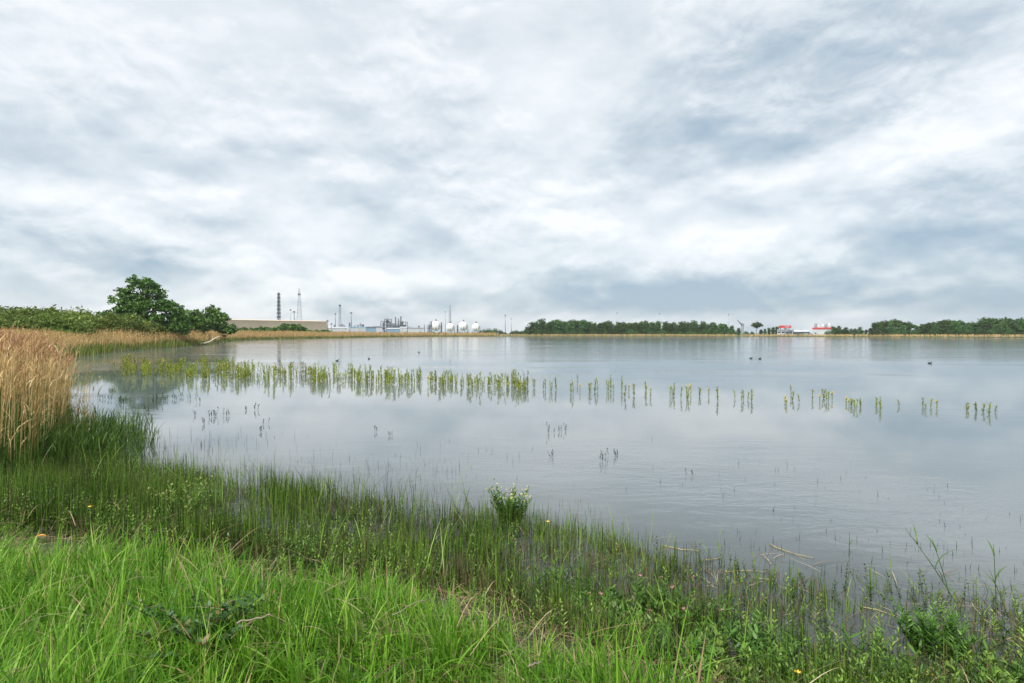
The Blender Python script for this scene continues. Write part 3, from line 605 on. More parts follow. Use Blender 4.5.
shed('refinery_shed', 'white low shed just right of the tan hall', 'shed', 328, 347, 327.8, 700, M_whitewall)
shed('refinery_shed', 'pale long shed between the lattice mast and the refinery', 'shed', 349, 368, 327.5, 720, M_whitewall, M_bluegrey)
shed('refinery_shed', 'blue fronted shed at the left foot of the refinery', 'shed', 366, 376, 327.6, 690, M_bluegrey, M_darksteel)
shed('refinery_shed', 'white shed at the left of the dark process frames', 'shed', 373.5, 381.5, 327.2, 730, M_whitewall, M_darksteel)
shed('refinery_shed', 'blue grey shed in front of the dark process frames', 'shed', 387, 399.5, 328.8, 740, M_bluegrey, M_whitewall)
shed('refinery_shed', 'bright white shed right of the stacks', 'shed', 400, 406, 327.6, 735, M_whitewall)
shed('refinery_shed', 'pale wide shed between the refinery and the spheres', 'shed', 408, 423.5, 328.3, 740, M_whitewall, M_grey)
shed('refinery_shed', 'small white shed between the second and third spheres', 'shed', 456, 460.5, 329.4, 770, M_whitewall)
for px, top, r, lab in [(341.5, 323.5, 3.2, 'grey domed silo at the foot of the medium lattice mast'), (343.6, 325, 2.2, 'smaller dark silo beside the grey domed one'), (349.6, 322.5, .9, 'slim vertical vessel right of the medium lattice mast'), (360.5, 323, 1.4, 'slim grey column left of the refinery'), (363, 324.2, 1.6, 'stouter dark column left of the refinery'), (431.0, 320.8, 1.6, 'tall grey column left of the largest sphere'), (428.8, 324.0, 1.8, 'short grey column left of the largest sphere'), (441.5, 322, .8, 'thin dark column right of the largest sphere'), (457.6, 325, .9, 'short dark column between second and third spheres'), (424.4, 324.5, .4, 'thin short column between the refinery and the spheres')]:
    Yd = 760; h = ZT(top, Yd)-GZ; t_ = thing('process_column', lab, 'column', (AT(px, Yd), Yd, GZ), 0, 'columns of the refinery'); t_['kind'] = 'thing'
    a = Acc(); a.lathe([(r, -.2), (r, h-.8*r), (r*.75, h-.3*r), (0, h)], sides=14); a.build('shell', M_grey if 'grey' in lab else M_darksteel, t_)
    a = Acc(); a.box(-r-.6, r+.6, -r-.6, r+.6, h*.62, h*.62+.3); a.build('platform', M_darksteel, t_, False)
for px in [331, 334.5, 345.5, 352.5, 355, 358, 366, 369, 371.5, 377, 379.5, 409, 412, 415.5, 419]:
    Yd = 755; h = ZT(rng.uniform(324.5, 327.3), Yd)-GZ; r = rng.uniform(.4, 1.3); t_ = thing('process_column', 'small steel column rising among the refinery sheds', 'column', (AT(px, Yd), Yd, GZ), 0, 'small columns among the refinery sheds'); t_['kind'] = 'thing'
    a = Acc(); a.lathe([(r, -.2), (r, h-.8*r), (r*.75, h-.3*r), (0, h)], sides=10); a.build('shell', M_grey if rng.random() < .5 else M_darksteel, t_)
    a = Acc(); a.box(-r-.5, r+.5, -r-.5, r+.5, h*.7, h*.7+.3); a.build('platform', M_darksteel, t_, False)
# pipe rack
t_ = thing('pipe_rack', 'dark pipe rack running from the tan hall to the refinery', 'pipe rack', (AT(372, 745), 745, GZ))
a = Acc()
for u in np.linspace(-16, 16, 9): a.box(u-.25, u+.25, -.3, .3, 0, 9.5)
a.build('post', M_darksteel, t_, False)
for k in range(4): a = Acc(); a.tube([(-17, -.8+k*.5, 8+(k % 2)*1.2), (17, -.8+k*.5, 8+(k % 2)*1.2)], .38, 6); a.build('pipe', M_grey if k % 2 else M_darksteel, t_)

# white buildings with red on the right
Yd = 420; k_ = Yd/F
t_ = thing('white_building', 'white block with a red band round its roof and roof tanks', 'building', (AT(822, Yd), Yd, GZ), -math.atan2(310, F))
zb = ZT(328.9, Yd)-GZ; zr = ZT(327.6, Yd)-GZ; hw = 8.3*k_
a = Acc(); a.box(-hw, hw, 0, 14, -.3, zb); a.build('wall', M_whitewall, t_, False)
a = Acc(); a.box(-hw-.35, hw+.35, -.35, 14.35, zb+.003, zr); a.build('roof_band', M_red, t_, False)
for u, h_, r_, mt in [(-hw+2.0, 3.6, 1.0, M_grey), (-hw+3.9, 2.0, .7, M_whitewall), (.6, 2.9, 1.0, M_whitewall), (2.6, 3.1, .9, M_grey), (hw-1.5, 3.4, .9, M_whitewall)]:
    a = Acc(); a.lathe([(r_, 0), (r_, h_-.4), (0, h_)], (u, 5, zr), 12); a.build('roof_tank', mt, t_)
for k in range(2): a = Acc(); u = -hw+2+k*6.0; a.box(u-.5, u+.5, -.06, .0, zb*.2, zb*.42); a.build('window', M_glass, t_, False)
a = Acc(); a.box(-hw-.3, hw+.3, 3, 3.12, zr+1.0, zr+1.12); a.build('railing', M_whitewall, t_, False)
t_ = thing('red_sign', 'red sign board raised above white sheds on the far shore', 'sign', (AT(785, Yd), Yd, GZ)); z0, z1 = ZT(327.9, Yd)-GZ, ZT(325.6, Yd)-GZ; hw = 6.1*k_
a = Acc(); a.box(-hw, hw, -.3, .3, z0, z1); a.build('board', M_red, t_, False)
a = Acc(); a.box(-hw*.05, hw*.7, -.36, -.305, z0+.55, z1-.7); a.build('white_streak', M_whitewall, t_, False)
for u in (-hw*.7, 0, hw*.7): a = Acc(); a.box(u-.2, u+.2, .31, .6, 0, z1-.2); a.build('post', M_grey, t_, False)
shed('white_shed', 'pale shed under the red sign board', 'shed', 778, 792, 330.4, 424, M_whitewall, M_grey, 10, .8, 4, 'white sheds by the red sign')
shed('white_shed', 'low white shed with a dark front between sign and white block', 'shed', 795, 808, 331.6, 416, M_darksteel, M_whitewall, 9, 1.2, 0, 'white sheds by the red sign')

# ------------------------------------------------------------------ golden reeds on the left
def reeds(acc_stem, acc_plume, base, hh, ang, lean, wst, nleaf=3, plume=True, wleaf=.014):
    N = len(base); rr = rng.random(N)
    acc_stem.add(*blades(base, hh, ang, lean, wst, segs=4, stem=True, rnd=rr, face=rng.uniform(0, 6.28, N)))
    for k in range(nleaf):
        t = rng.uniform(.25, .9, N); p = at_height(base, hh, ang, lean, t)
        acc_stem.add(*blades(p, hh*rng.uniform(.10, .24, N), ang+rng.normal(0, 1.2, N), rng.uniform(.4, 1.0, N), wleaf*rng.uniform(.6, 1.2, N), rng.uniform(.1, .5, N), segs=3))
    if plume:
        if plume is not True: pk = rng.random(N) < plume; base, hh, ang, lean = base[pk], hh[pk], ang[pk], lean[pk]; N = len(base)
        for k in range(5):
            t = rng.uniform(.93, 1.0, N); p = at_height(base, hh, ang, lean, t)
            acc_plume.add(*blades(p, rng.uniform(.08, .17, N), ang+rng.normal(0, .9, N), rng.uniform(.3, .8, N), wleaf*rng.uniform(.5, 1.1, N), rng.uniform(.0, .5, N), segs=2))
def wind(n): return rng.normal(0.2, 1.0, n)
REEDPOLY = [(-7.2, 8.4), (-8.3, 10.2), (-9.9, 12.6), (-11.5, 14.8), (-16.6, 19.6), (-24.6, 25), (-30, 27), (-50, 27), (-50, 5), (-12, 5), (-8.0, 6.8)]
st, plm = Acc(), Acc()
x, y = scatter(-50, -6, 5, 27, 75); k = inside(REEDPOLY, x, y) & (x > -1.25*y-4) & ((np.abs(x+0.80*y) < 5.0) | (rng.random(len(x)) < 0.35)); x, y = x[k], y[k]
d = shore(x, y); front = np.clip((y-(8.0+(-6.6-x)*0.0))/3, 0, 1)
keep = rng.random(len(x)) < np.clip(0.06+(np.hypot(x+6.6, y-7.5))/6.0, 0, .85); x, y, d = x[keep], y[keep], d[keep]
b_ = np.stack([x, y, np.maximum(ground(x, y, d), -.1)-.02], 1); hh = np.clip(rng.normal(2.22, .15, len(x)), 1.5, 2.6)*np.clip(.90+np.hypot(x+6.8, y-7.8)/22, .9, 1.0)*np.interp(-(x+.79*y), [-.3, .5, 3.5], [.80, .86, 1.0])
reeds(st, plm, b_, hh, wind(len(x)), np.abs(rng.normal(.06, .05, len(x))), .013, 3, .65)
x, y = scatter(-13, -8.5, 10.5, 16.5, 22); po = -(x+.79*y); k = (po < .3) & (po > -.75) & (rng.random(len(x)) < .75); x, y = x[k], y[k]; n = len(x)   # stragglers in the water
reeds(st, plm, np.stack([x, y, np.full(n, -.1)], 1), rng.uniform(.5, 1.7, n), wind(n), np.abs(rng.normal(.12, .12, n)), .012, 3, .3)
tag(st.build('dry_reed_bed', M_dry), 'tall golden dry reed stalks crowding the left edge of the lake', 'reeds', kind='stuff')
tag(plm.build('dry_reed_plumes', M_plume), 'brown feathery plumes on top of the golden reeds', 'reed plumes', kind='stuff')
# fresh green reed blades at their feet
gr = Acc()
x, y = scatter(-14, -3.5, 5.2, 14.5, 330); d = shore(x, y)
wz = np.exp(-((d-0.1)/1.3)**2)*np.clip((-x-6.9)/1.8, 0, 1)*.75; k = (rng.random(len(x)) < wz*np.clip(vnoise(x, y, .8, 5)*1.5-.05, .1, 1)) & (d > -1.4); x, y, d = x[k], y[k], d[k]
b_ = np.stack([x, y, np.maximum(ground(x, y, d), -.15)-.02], 1); hh = rng.uniform(.35, .85, len(x))*np.clip(.75+(y-8)/12, .6, 1.0); an = wind(len(x)); ln = np.abs(rng.normal(.16, .1, len(x)))
gr.add(*blades(b_, hh, an, ln, rng.uniform(.010, .020, len(x)), .05, 4))
for k in range(2):
    t = rng.uniform(.3, .8, len(x)); gr.add(*blades(at_height(b_, hh, an, ln, t), hh*rng.uniform(.25, .5, len(x)), an+rng.normal(0, 1.3, len(x)), rng.uniform(.3, .8, len(x)), .014, rng.uniform(0, .3, len(x)), 3))
# scattered shoots inside the golden bed
x, y = scatter(-16, -7, 7, 19, 60); k = inside(REEDPOLY, x, y); x, y = x[k], y[k]; n = len(x)
gr.add(*blades(np.stack([x, y, np.maximum(ground(x, y), -.1)], 1), rng.uniform(.6, 1.6, n), wind(n), np.abs(rng.normal(.12, .06, n)), .018, .03, 4))
tag(gr.build('green_reed_shoots', M_greenreed), 'fresh green reed blades at the foot of the golden reeds', 'reeds', kind='stuff')

# far reed banks: golden behind, green at the water
st, plm, gf = Acc(), Acc(), Acc()
bank = LAKE[24:36][::-1]    # from the near left corner away to the far shore
for i in range(len(bank)-1):
    a0, a1 = bank[i], bank[i+1]; L = np.linalg.norm(a1-a0); Ym = (a0[1]+a1[1])/2
    tn = (a1-a0)/L; nv = np.array([-tn[1], tn[0]])
    if shore([a0[0]+nv[0]+tn[0]*L/2], [a0[1]+nv[1]+tn[1]*L/2])[0] < 0: nv = -nv
    scale = max(1.0, Ym/70)
    n = int(L*9*17/scale); s = rng.random(n)*L; q = rng.uniform(1.2, 10, n); p = a0+tn*s[:, None]+nv*q[:, None]
    b_ = np.stack([p[:, 0], p[:, 1], ground(p[:, 0], p[:, 1])-.05], 1); hfac = np.interp(Ym, [50, 90, 130, 400], [1.75, 1.9, 2.5, 2.0])
    hh = rng.normal(1, .12, n)*hfac*np.interp(q, [1, 4, 10], [.75, .95, 1.0])*(.88+.24*vnoise(p[:, 0], p[:, 1], .25, 9))
    reeds(st, plm, b_, hh, wind(n), np.abs(rng.normal(.07, .05, n)), .03*scale, 2, True, .04*scale)
    n = int(L*3*(16 if i != 4 else 3)/scale); s = rng.random(n)*L; q = rng.uniform(-.8, 2.6, n); p = a0+tn*s[:, None]+nv*q[:, None]
    b_ = np.stack([p[:, 0], p[:, 1], np.maximum(ground(p[:, 0], p[:, 1]), -.1)-.03], 1); hh = rng.uniform(.6, 1.25, n)*np.interp(Ym, [50, 90, 130, 200, 400], [1, 1, .9, .75, .6])*(.55+.9*vnoise(p[:, 0], p[:, 1], .3, 4))
    gf.add(*blades(b_, hh, wind(n), rng.uniform(0, .25, n), rng.uniform(.04, .07, n)*scale, .03, 3))
n = 2600; s = rng.random(n); q = rng.uniform(-1, 3, n)   # the corner of bright green at the near end
p = np.stack([rng.uniform(-50, -38, n), rng.uniform(38, 56, n)], 1); d = shore(p[:, 0], p[:, 1]); k = (d > -.6) & (d < 4); p = p[k]
gf.add(*blades(np.stack([p[:, 0], p[:, 1], ground(p[:, 0], p[:, 1])-.05], 1), rng.uniform(.7, 1.5, len(p)), wind(len(p)), rng.uniform(0, .3, len(p)), .06, .03, 3))
# thin golden strip along the whole far shore
far_line = LAKE[19:25]
for i in range(len(far_line)-1):
    a0, a1 = far_line[i], far_line[i+1]; L = np.linalg.norm(a1-a0); tn = (a1-a0)/L; nv = np.array([-tn[1], tn[0]])
    if shore([a0[0]+nv[0]+tn[0]*L/2], [a0[1]+nv[1]+tn[1]*L/2])[0] < 0: nv = -nv
    n = int(L*14); s = rng.random(n)*L; q = rng.uniform(.5, 8, n); p = a0+tn*s[:, None]+nv*q[:, None]; b_ = np.stack([p[:, 0], p[:, 1], ground(p[:, 0], p[:, 1])-.05], 1)
    reeds(st, plm, b_, rng.uniform(.8, 1.3, n), wind(n), rng.uniform(0, .2, n), .20, 1, False, .2)
    n = int(L*3); s = rng.random(n)*L; q = rng.uniform(-.5, 1.5, n); p = a0+tn*s[:, None]+nv*q[:, None]; b_ = np.stack([p[:, 0], p[:, 1], np.maximum(ground(p[:, 0], p[:, 1]), -.1)], 1)
    gf.add(*blades(b_, rng.uniform(.3, .6, n), wind(n), rng.uniform(0, .2, n), .22, 0, 2))
tag(st.build('far_reed_bank', M_dry), 'golden reed strip along the far banks', 'reeds', kind='stuff')
tag(plm.build('far_reed_plumes', M_dry), 'pale plumes of the reeds along the left far bank', 'reed plumes', kind='stuff')
tag(gf.build('bank_sedge', M_sedge), 'green sedge fringe between far reeds and water', 'sedge', kind='stuff')

# ------------------------------------------------------------------ marsh stems in the near shallows
OUTER = np.array([(-12, 13.5), (-9.4, 11.9), (-6.2, 10.0), (-3.3, 8.6), (-1.6, 8.0), (-.1, 7.35), (0.9, 6.7), (1.7, 6.05), (2.9, 5.55), (4.2, 5.1), (7, 4.5), (11, 3.6)])
def past_outer(x, y): return y-np.interp(x, OUTER[:, 0], OUTER[:, 1])
ms = Acc()
x, y = scatter(-11, 8, 2.8, 13, 1900); d = shore(x, y); po = past_outer(x, y)
lim = .55+np.clip(-x-2.0, 0, 3.2)*.42+np.clip(x-.1, 0, 1.2)*.5
patch_ = vnoise(x, y, .9, 3)*.45+vnoise(x, y, 2.6, 6)*.35+vnoise(x, y, 6.0, 7)*.2
dens = np.where(po < 0, np.clip((patch_-.32)*3.8, .05, 1), 0.20*np.exp(-po/.8)*np.clip(patch_*3-.9, 0, 1))*(d < lim)*np.clip((lim+.05-d)*1.6, 0, 1)
dens *= np.where(x > 1.2, np.clip((patch_-.24)*3.6, .10, 1.0), 1.0)
hole = np.exp(-(((x+3.75)/.28)**2+((y-7.6)/.75)**2))+np.exp(-(((x-.30)/.42)**2+((y-5.45)/.33)**2))+np.exp(-(((x+.62)/.18)**2+((y-5.7)/.3)**2))+1.0*np.exp(-(((x-2.95)/.5)**2+((y-4.55)/.30)**2))
dens *= np.clip(1-1.3*hole, 0, 1)
k = rng.random(len(x)) < dens*0.8; x, y, d, po = x[k], y[k], d[k], po[k]; n = len(x)
b_ = np.stack([x, y, np.maximum(ground(x, y, d), -.12)-.02], 1)
hh = rng.uniform(.14, .46, n)*(.62+.7*vnoise(x, y, 2.2, 13))*np.clip(1.05-(x+1)*.09, .6, 1.2)*np.where(po > 0, .55, 1); an = rng.uniform(0, 6.28, n); ln = np.abs(rng.normal(.06, .07, n))
wide = rng.random(n) < .3
ms.add(*blades(b_, hh, an, ln, np.where(wide, rng.uniform(.006, .011, n), .0055), 0, 3, rnd=np.where(rng.random(n) < .07, rng.uniform(.87, 1, n), np.clip(rng.random(n)*.8+.35*vnoise(x, y, 1.5, 8)-.2, 0, .85))))
w2 = np.where(~wide & (po < .4))[0]; w2 = w2[rng.random(len(w2)) < .55]     # whorled stems: short side leaves up the stem
for j in range(9):
    t = np.full(len(w2), .25+.08*j)+rng.normal(0, .02, len(w2)); p = at_height(b_[w2], hh[w2], an[w2], ln[w2], t)
    ms.add(*blades(p, rng.uniform(.02, .05, len(w2))*(1.15-t), rng.uniform(0, 6.28, len(w2)), rng.uniform(.6, 1.0, len(w2)), .006, 0, 2))
# low leafy marsh herbs
x, y = scatter(-9, 8, 2.4, 12, 230); d = shore(x, y); po = past_outer(x, y); lim = .75+np.clip(-x-2.0, 0, 3.2)*.42+np.clip(x-.1, 0, 1.2)*.6
k = (po < -.05) & (d < lim) & (rng.random(len(x)) < np.clip(vnoise(x, y, 1.2, 51)*1.5-.38+np.interp(x, [-1, 1.5], [0, .35]), .02, 1)*np.interp(po, [-1.5, -.2], [1, .45])); x, y, d = x[k], y[k], d[k]; n = len(x)
hole2 = np.exp(-(((x-2.95)/.5)**2+((y-4.55)/.30)**2))+np.exp(-(((x+3.75)/.28)**2+((y-7.6)/.75)**2))+np.exp(-(((x-.30)/.42)**2+((y-5.45)/.33)**2))
k = rng.random(n) > hole2*1.3; x, y, d = x[k], y[k], d[k]; n = len(x)
b2 = np.stack([x, y, np.maximum(ground(x, y, d), -.12)-.01], 1); h2 = rng.uniform(.12, .36, n); a2 = rng.uniform(0, 6.28, n); l2 = np.abs(rng.normal(.15, .12, n)); r2_ = np.clip(rng.normal(.30, .26, n), 0, .84)
ms.add(*blades(b2, h2, a2, l2, .006, 0, 3, stem=True, rnd=r2_*.6))
for j in range(8):
    t = np.full(n, .3+.1*j)
    for s_ in (0, 1): ms.add(*blades(at_height(b2, h2, a2, l2, t), rng.uniform(.03, .062, n)*(1.25-.6*t), j*1.6+s_*np.pi+rng.normal(0, .5, n), rng.uniform(.6, 1.05, n), .014, rng.uniform(0, .3, n), 2, leaf=True, rnd=np.clip(r2_+.12*t+rng.normal(0, .08, n), 0, .84), power=1.2))
# brown dead stubs between them
x, y = scatter(-10, 7, 2.8, 12, 900); d = shore(x, y); po = past_outer(x, y); k = (po < -.1) & (d < .55+np.clip(-x-2.0, 0, 3.2)*.42) & (rng.random(len(x)) < np.clip(vnoise(x, y, 1.1, 15)*1.6-.3, .05, 1)); x, y, d = x[k], y[k], d[k]; n = len(x)
ms.add(*blades(np.stack([x, y, np.maximum(ground(x, y, d), -.12)], 1), rng.uniform(.10, .30, n), rng.uniform(0, 6.28, n), np.abs(rng.normal(.2, .25, n)), rng.uniform(.005, .010, n), 0, 3, rnd=rng.uniform(.86, 1, n)))
# some long blades among them
x, y = scatter(-10, 5, 3.6, 11, 26); d = shore(x, y); po = past_outer(x, y); k = (d < .5) & (po < .3); x, y = x[k], y[k]; n = len(x)
ms.add(*blades(np.stack([x, y, np.maximum(ground(x, y), -.1)], 1), rng.uniform(.3, .72, n)*np.clip(1-(x)*.12, .5, 1.2), rng.uniform(0, 6.28, n), np.abs(rng.normal(.3, .2, n)), rng.uniform(.006, .012, n), rng.uniform(0, .25, n), 5, rnd=rng.uniform(.3, .95, n)))
tag(ms.build('marsh_stems', M_rush), 'dense dark green marsh stems standing in the near shallows', 'marsh plants', kind='stuff')

# dead litter lying on the mud
lt = Acc(); x, y = scatter(-8, 8, 1, 10, 260); d = shore(x, y); k = (d > -.3) & (d < 1.9); x, y, d = x[k], y[k], d[k]; n = len(x)
lt.add(*blades(np.stack([x, y, ground(x, y, d)+rng.uniform(.003, .05, n)], 1), rng.uniform(.06, .3, n), rng.uniform(0, 6.28, n), 1.35, rng.uniform(.003, .009, n), .30, 3, power=1.0))
x, y = scatter(-8, 8, 2.5, 12, 30); po = past_outer(x, y); d = shore(x, y); k = (d < 0) & (po < .5) & (rng.random(len(x)) < vnoise(x, y, 1.4, 61)); x, y = x[k], y[k]; n = len(x)
V, Q, r = blades(np.stack([x, y, np.full(n, .004)], 1), rng.uniform(.05, .35, n), rng.uniform(0, 6.28, n), 1.3, rng.uniform(.004, .010, n), .30, 3, power=1.0); V[:, 2] = np.clip(V[:, 2], .003, .02); lt.add(V, Q, r)
x, y = scatter(-7, 3, 1.5, 7, 26); d = shore(x, y); k = d > .8; x, y, d = x[k], y[k], d[k]; n = len(x)
lt.add(*blades(np.stack([x, y, ground(x, y, d)+rng.uniform(.1, .26, n)], 1), rng.uniform(.12, .4, n), rng.uniform(0, 6.28, n), 1.2, rng.uniform(.003, .007, n), rng.uniform(.2, .6, n), 4, power=1.0))
tag(lt.build('dead_straw', M_litter), 'brown dead straw and litter on the muddy bank', 'litter', kind='stuff')

# ------------------------------------------------------------------ meadow grass in front
mg = Acc()
def meadow(x0, x1, y0, y1, tufts):
    x, y = scatter(x0, x1, y0, y1, tufts); d = shore(x, y)
    edge = .80+.55*(vnoise(x, y, 1.3, 12)-.5)*2+np.clip(x-.1, 0, 1.2)*.55+np.clip(-x-2.0, 0, 3.2)*.42
    k = (d > edge) | ((d > edge-.55) & (rng.random(len(x)) < .16)); x, y, d, edge = x[k], y[k], d[k], edge[k]
    nb = 13; n = len(x); cx, cy = np.repeat(x, nb), np.repeat(y, nb); N = n*nb
    flow = 6.28*vnoise(cx, cy, .55, 55)+.4; a = np.where(rng.random(N) < .5, flow+rng.normal(0, .7, N), rng.uniform(0, 6.28, N)); r = np.abs(rng.normal(0, .04, N)); bx, by = cx+r*np.cos(a), cy+r*np.sin(a)
    tall = np.repeat(rng.uniform(.55, 1.15, n)*(.58+.84*vnoise(x, y, 1.1, 21))*np.clip((d-edge)/.9+.55, .45, 1), nb)
    hh = rng.uniform(.18, .50, N)*tall; lean = np.clip(np.abs(rng.normal(.60, .34, N)), 0, 1.2)
    tr = np.repeat(rng.random(n), nb); rn = np.clip(0.34*tr+.52*rng.random(N)**1.15+.36*vnoise(bx, by, .8, 31)-.14, 0, .93); rn = np.where(rng.random(N) < .05, rng.uniform(.955, 1, N), rn)
    mg.add(*blades(np.stack([bx, by, ground(bx, by)-.015], 1), hh, a+rng.normal(.0, .5, N)+0*bx, lean, np.where(rng.random(N) < .09, rng.uniform(.011, .017, N), rng.uniform(.0035, .0095, N))*(.8+.6*tr), np.clip(lean-.35, 0, .8)*.75, 4, rnd=rn))
meadow(-7.5, 2.0, 1.5, 7.4, 190)
meadow(-9, 6, -2.5, 1.5, 45)
meadow(2.0, 6, 1.2, 3.2, 60)
tag(mg.build('meadow_grass', M_meadow), 'bright green long grass on the near bank', 'grass', kind='stuff')

# ------------------------------------------------------------------ single plants
def wz(x, y, sink=.02): return float(max(ground(x, y)[0], -.12))-sink
def leafy(root, n, h, spread, nleaf, ll, lw, mat, lean=.15, bot=.15, flower=None, nfl=0, fsize=.02, droop=.25):
    ang = rng.uniform(0, 6.28, n); r = spread*np.sqrt(rng.random(n)); base = np.stack([r*np.cos(ang)*.5, r*np.sin(ang)*.5, np.zeros(n)], 1)
    hh = h*rng.uniform(.65, 1.0, n); ln = np.clip(r/h*.9+np.abs(rng.normal(lean, .07, n)), 0, 1)
    a = Acc()
    for i in range(n):
        t = np.linspace(0, 1, 6); p = at_height(np.repeat(base[i:i+1], 6, 0), np.full(6, hh[i]), np.full(6, ang[i]), np.full(6, ln[i]), t); a.tube(p, np.linspace(.0045, .0018, 6), 5)
    a.build('stem', M_herb if mat is not M_herbpale else M_herbpale, root)
    a = Acc(); tips = at_height(base, hh, ang, ln, np.ones(n))
    for k in range(nleaf):
        t = np.full(n, bot+(1.0-bot)*(k+.5)/nleaf)+rng.normal(0, .01, n); p = at_height(base, hh, ang, ln, t); sz = np.interp(t, [0, .4, .8, 1], [.8, 1, .85, .5])
        for side in (0, 1):
            a.add(*blades(p, ll*rng.uniform(.7, 1.2, n)*sz, k*2.4+side*np.pi+rng.normal(0, .4, n)+ang, rng.uniform(.7, 1.1, n), lw*sz, rng.uniform(0, droop, n), 4, power=1.1, leaf=True, face=None))
    a.build('foliage', mat, root)
    if flower is not None:
        f0 = Acc()
        for q in range(5): u = q/5*6.28; f0.add(*blades(np.zeros((1, 3)), fsize, [u], .9, fsize*.9, 0, 2, leaf=True, power=1))
        f0.add(*diamonds(np.zeros((1, 3))+[0, 0, fsize*.3], fsize*.8, 1.0))
        proto = None
        for q in range(nfl):
            tp = tips[q % n]*(1.0 if q < n else rng.uniform(.72, .98))+[0, 0, fsize*1.3]+rng.normal(0, spread*.16, 3)*np.array([1, 1, .5])
            if proto is None: fl = proto = f0.build('flower', flower, root)
            else: fl = proto.copy(); COL.objects.link(fl); fl.parent = root; KIDS[root.name].append(fl)
            fl.location = tp; fl.rotation_euler = (rng.normal(0, .5), rng.normal(0, .5), rng.uniform(0, 6))
def plant(name, label, cat, px, py, group=None, z=0.0):
    g_ = G(px, py, z); return thing(name, label, cat, (g_[0], g_[1], wz(g_[0], g_[1])), rng.uniform(0, 6), group)
t_ = plant('flowering_shrub', 'round cream flowered green shrub among the marsh stems, mid view', 'shrub', 511, 522); leafy(t_, 34, .58, .20, 16, .080, .026, M_herb, .12, .15, M_cream, 46, .021)
t_ = plant('flowering_shrub', 'cream flowered green plant at the left beside open water gap', 'shrub', 182, 530); leafy(t_, 18, .62, .22, 9, .09, .024, M_herbpale, .12, .4, M_cream, 30, .018)
t_ = plant('willowherb', 'thick clump of tall leafy dark green stems at the right', 'plant', 938, 655, z=.02); leafy(t_, 34, .50, .22, 17, .075, .018, M_herb, .08, .1)
t_ = plant('flowering_herb', 'broad leafy clump with dull pink flower heads right of middle', 'plant', 655, 622, z=.02); leafy(t_, 26, .42, .34, 9, .10, .032, M_herb, .15, .15, M_pink, 12, .020)
t_ = plant('horsetail', 'pale feathery horsetail, the taller of two on the bank edge', 'plant', 486, 600, z=.05); leafy(t_, 2, .40, .04, 24, .075, .006, M_herbpale, .04, .2, droop=.0)
t_ = plant('horsetail', 'pale feathery horsetail, the shorter one to the right', 'plant', 503, 602, z=.05); leafy(t_, 2, .30, .04, 18, .065, .006, M_herbpale, .08, .2, droop=.0)
t_ = plant('yellow_herb', 'yellow green flowering sprig at the bottom edge by the right corner', 'plant', 925, 690, z=.05); leafy(t_, 3, .26, .04, 7, .04, .012, M_herbpale, .12, .3, M_yellow, 9, .010)
t_ = plant('bramble', 'dark bramble patch with reddish leaves in the bright grass', 'bramble', 205, 628, z=.62); leafy(t_, 22, .42, .34, 10, .055, .034, M_bramble, .35, .3)
t_ = plant('tall_grass_plant', 'tall dark grass plant with one bent leaf in the bright grass', 'grass plant', 158, 590, z=.58)
a = Acc(); n = 7; a.add(*blades(np.zeros((n, 3)), [.62, .58, .5, .45, .4, .36, .3], [0.4, 1.9, .1, 3.0, 2.6, -.2, .9], [.12, .06, .75, .2, .3, .5, .2], .013, [0, 0, .42, .0, .1, .2, 0], 7, rnd=.2)); a.build('foliage', M_herb, t_)
# herbs dotted along the muddy edge
protos = []
for h_, n_, nl, ll, lw, mt in [(.20, 7, 5, .09, .028, M_herb), (.14, 6, 4, .08, .034, M_herbpale), (.30, 6, 8, .06, .016, M_herb)]:
    t_ = thing('leafy_herb', 'x', 'herb', (0, -1.2, .5)); leafy(t_, n_, h_, .12, nl, ll, lw, mt, .2, .15); protos.append(t_)
herbs = [(560, 615), (585, 610), (600, 630), (545, 600), (515, 603), (622, 640), (640, 650), (665, 655), (690, 665), (705, 655), (725, 672), (745, 676), (770, 680), (600, 590), (575, 585), (620, 600), (690, 620), (715, 630), (680, 600), (745, 640), (780, 650), (820, 668), (640, 610), (555, 575), (395, 570), (375, 575), (410, 562), (350, 565), (300, 560), (120, 520), (90, 512), (150, 528), (245, 545), (60, 515), (30, 505), (860, 690), (890, 692), (655, 672), (675, 680), (700, 684), (800, 690), (840, 676), (630, 622), (735, 655), (960, 690), (1000, 680), (985, 665), (760, 660)]
for k, (px, py) in enumerate(herbs):
    o = protos[k % 3] if k < 3 else copy_tree(protos[int(rng.integers(3))]); g_ = G(px, py, .08); o.location = (g_[0], g_[1], wz(g_[0], g_[1])); s = rng.uniform(.85, 1.6); o.scale = (s, s, s); o.rotation_euler = (0, 0, rng.uniform(0, 6.28))
    tag(o, 'small leafy green herb on the muddy edge between grass and marsh', 'herb', 'leafy herbs along the muddy edge')

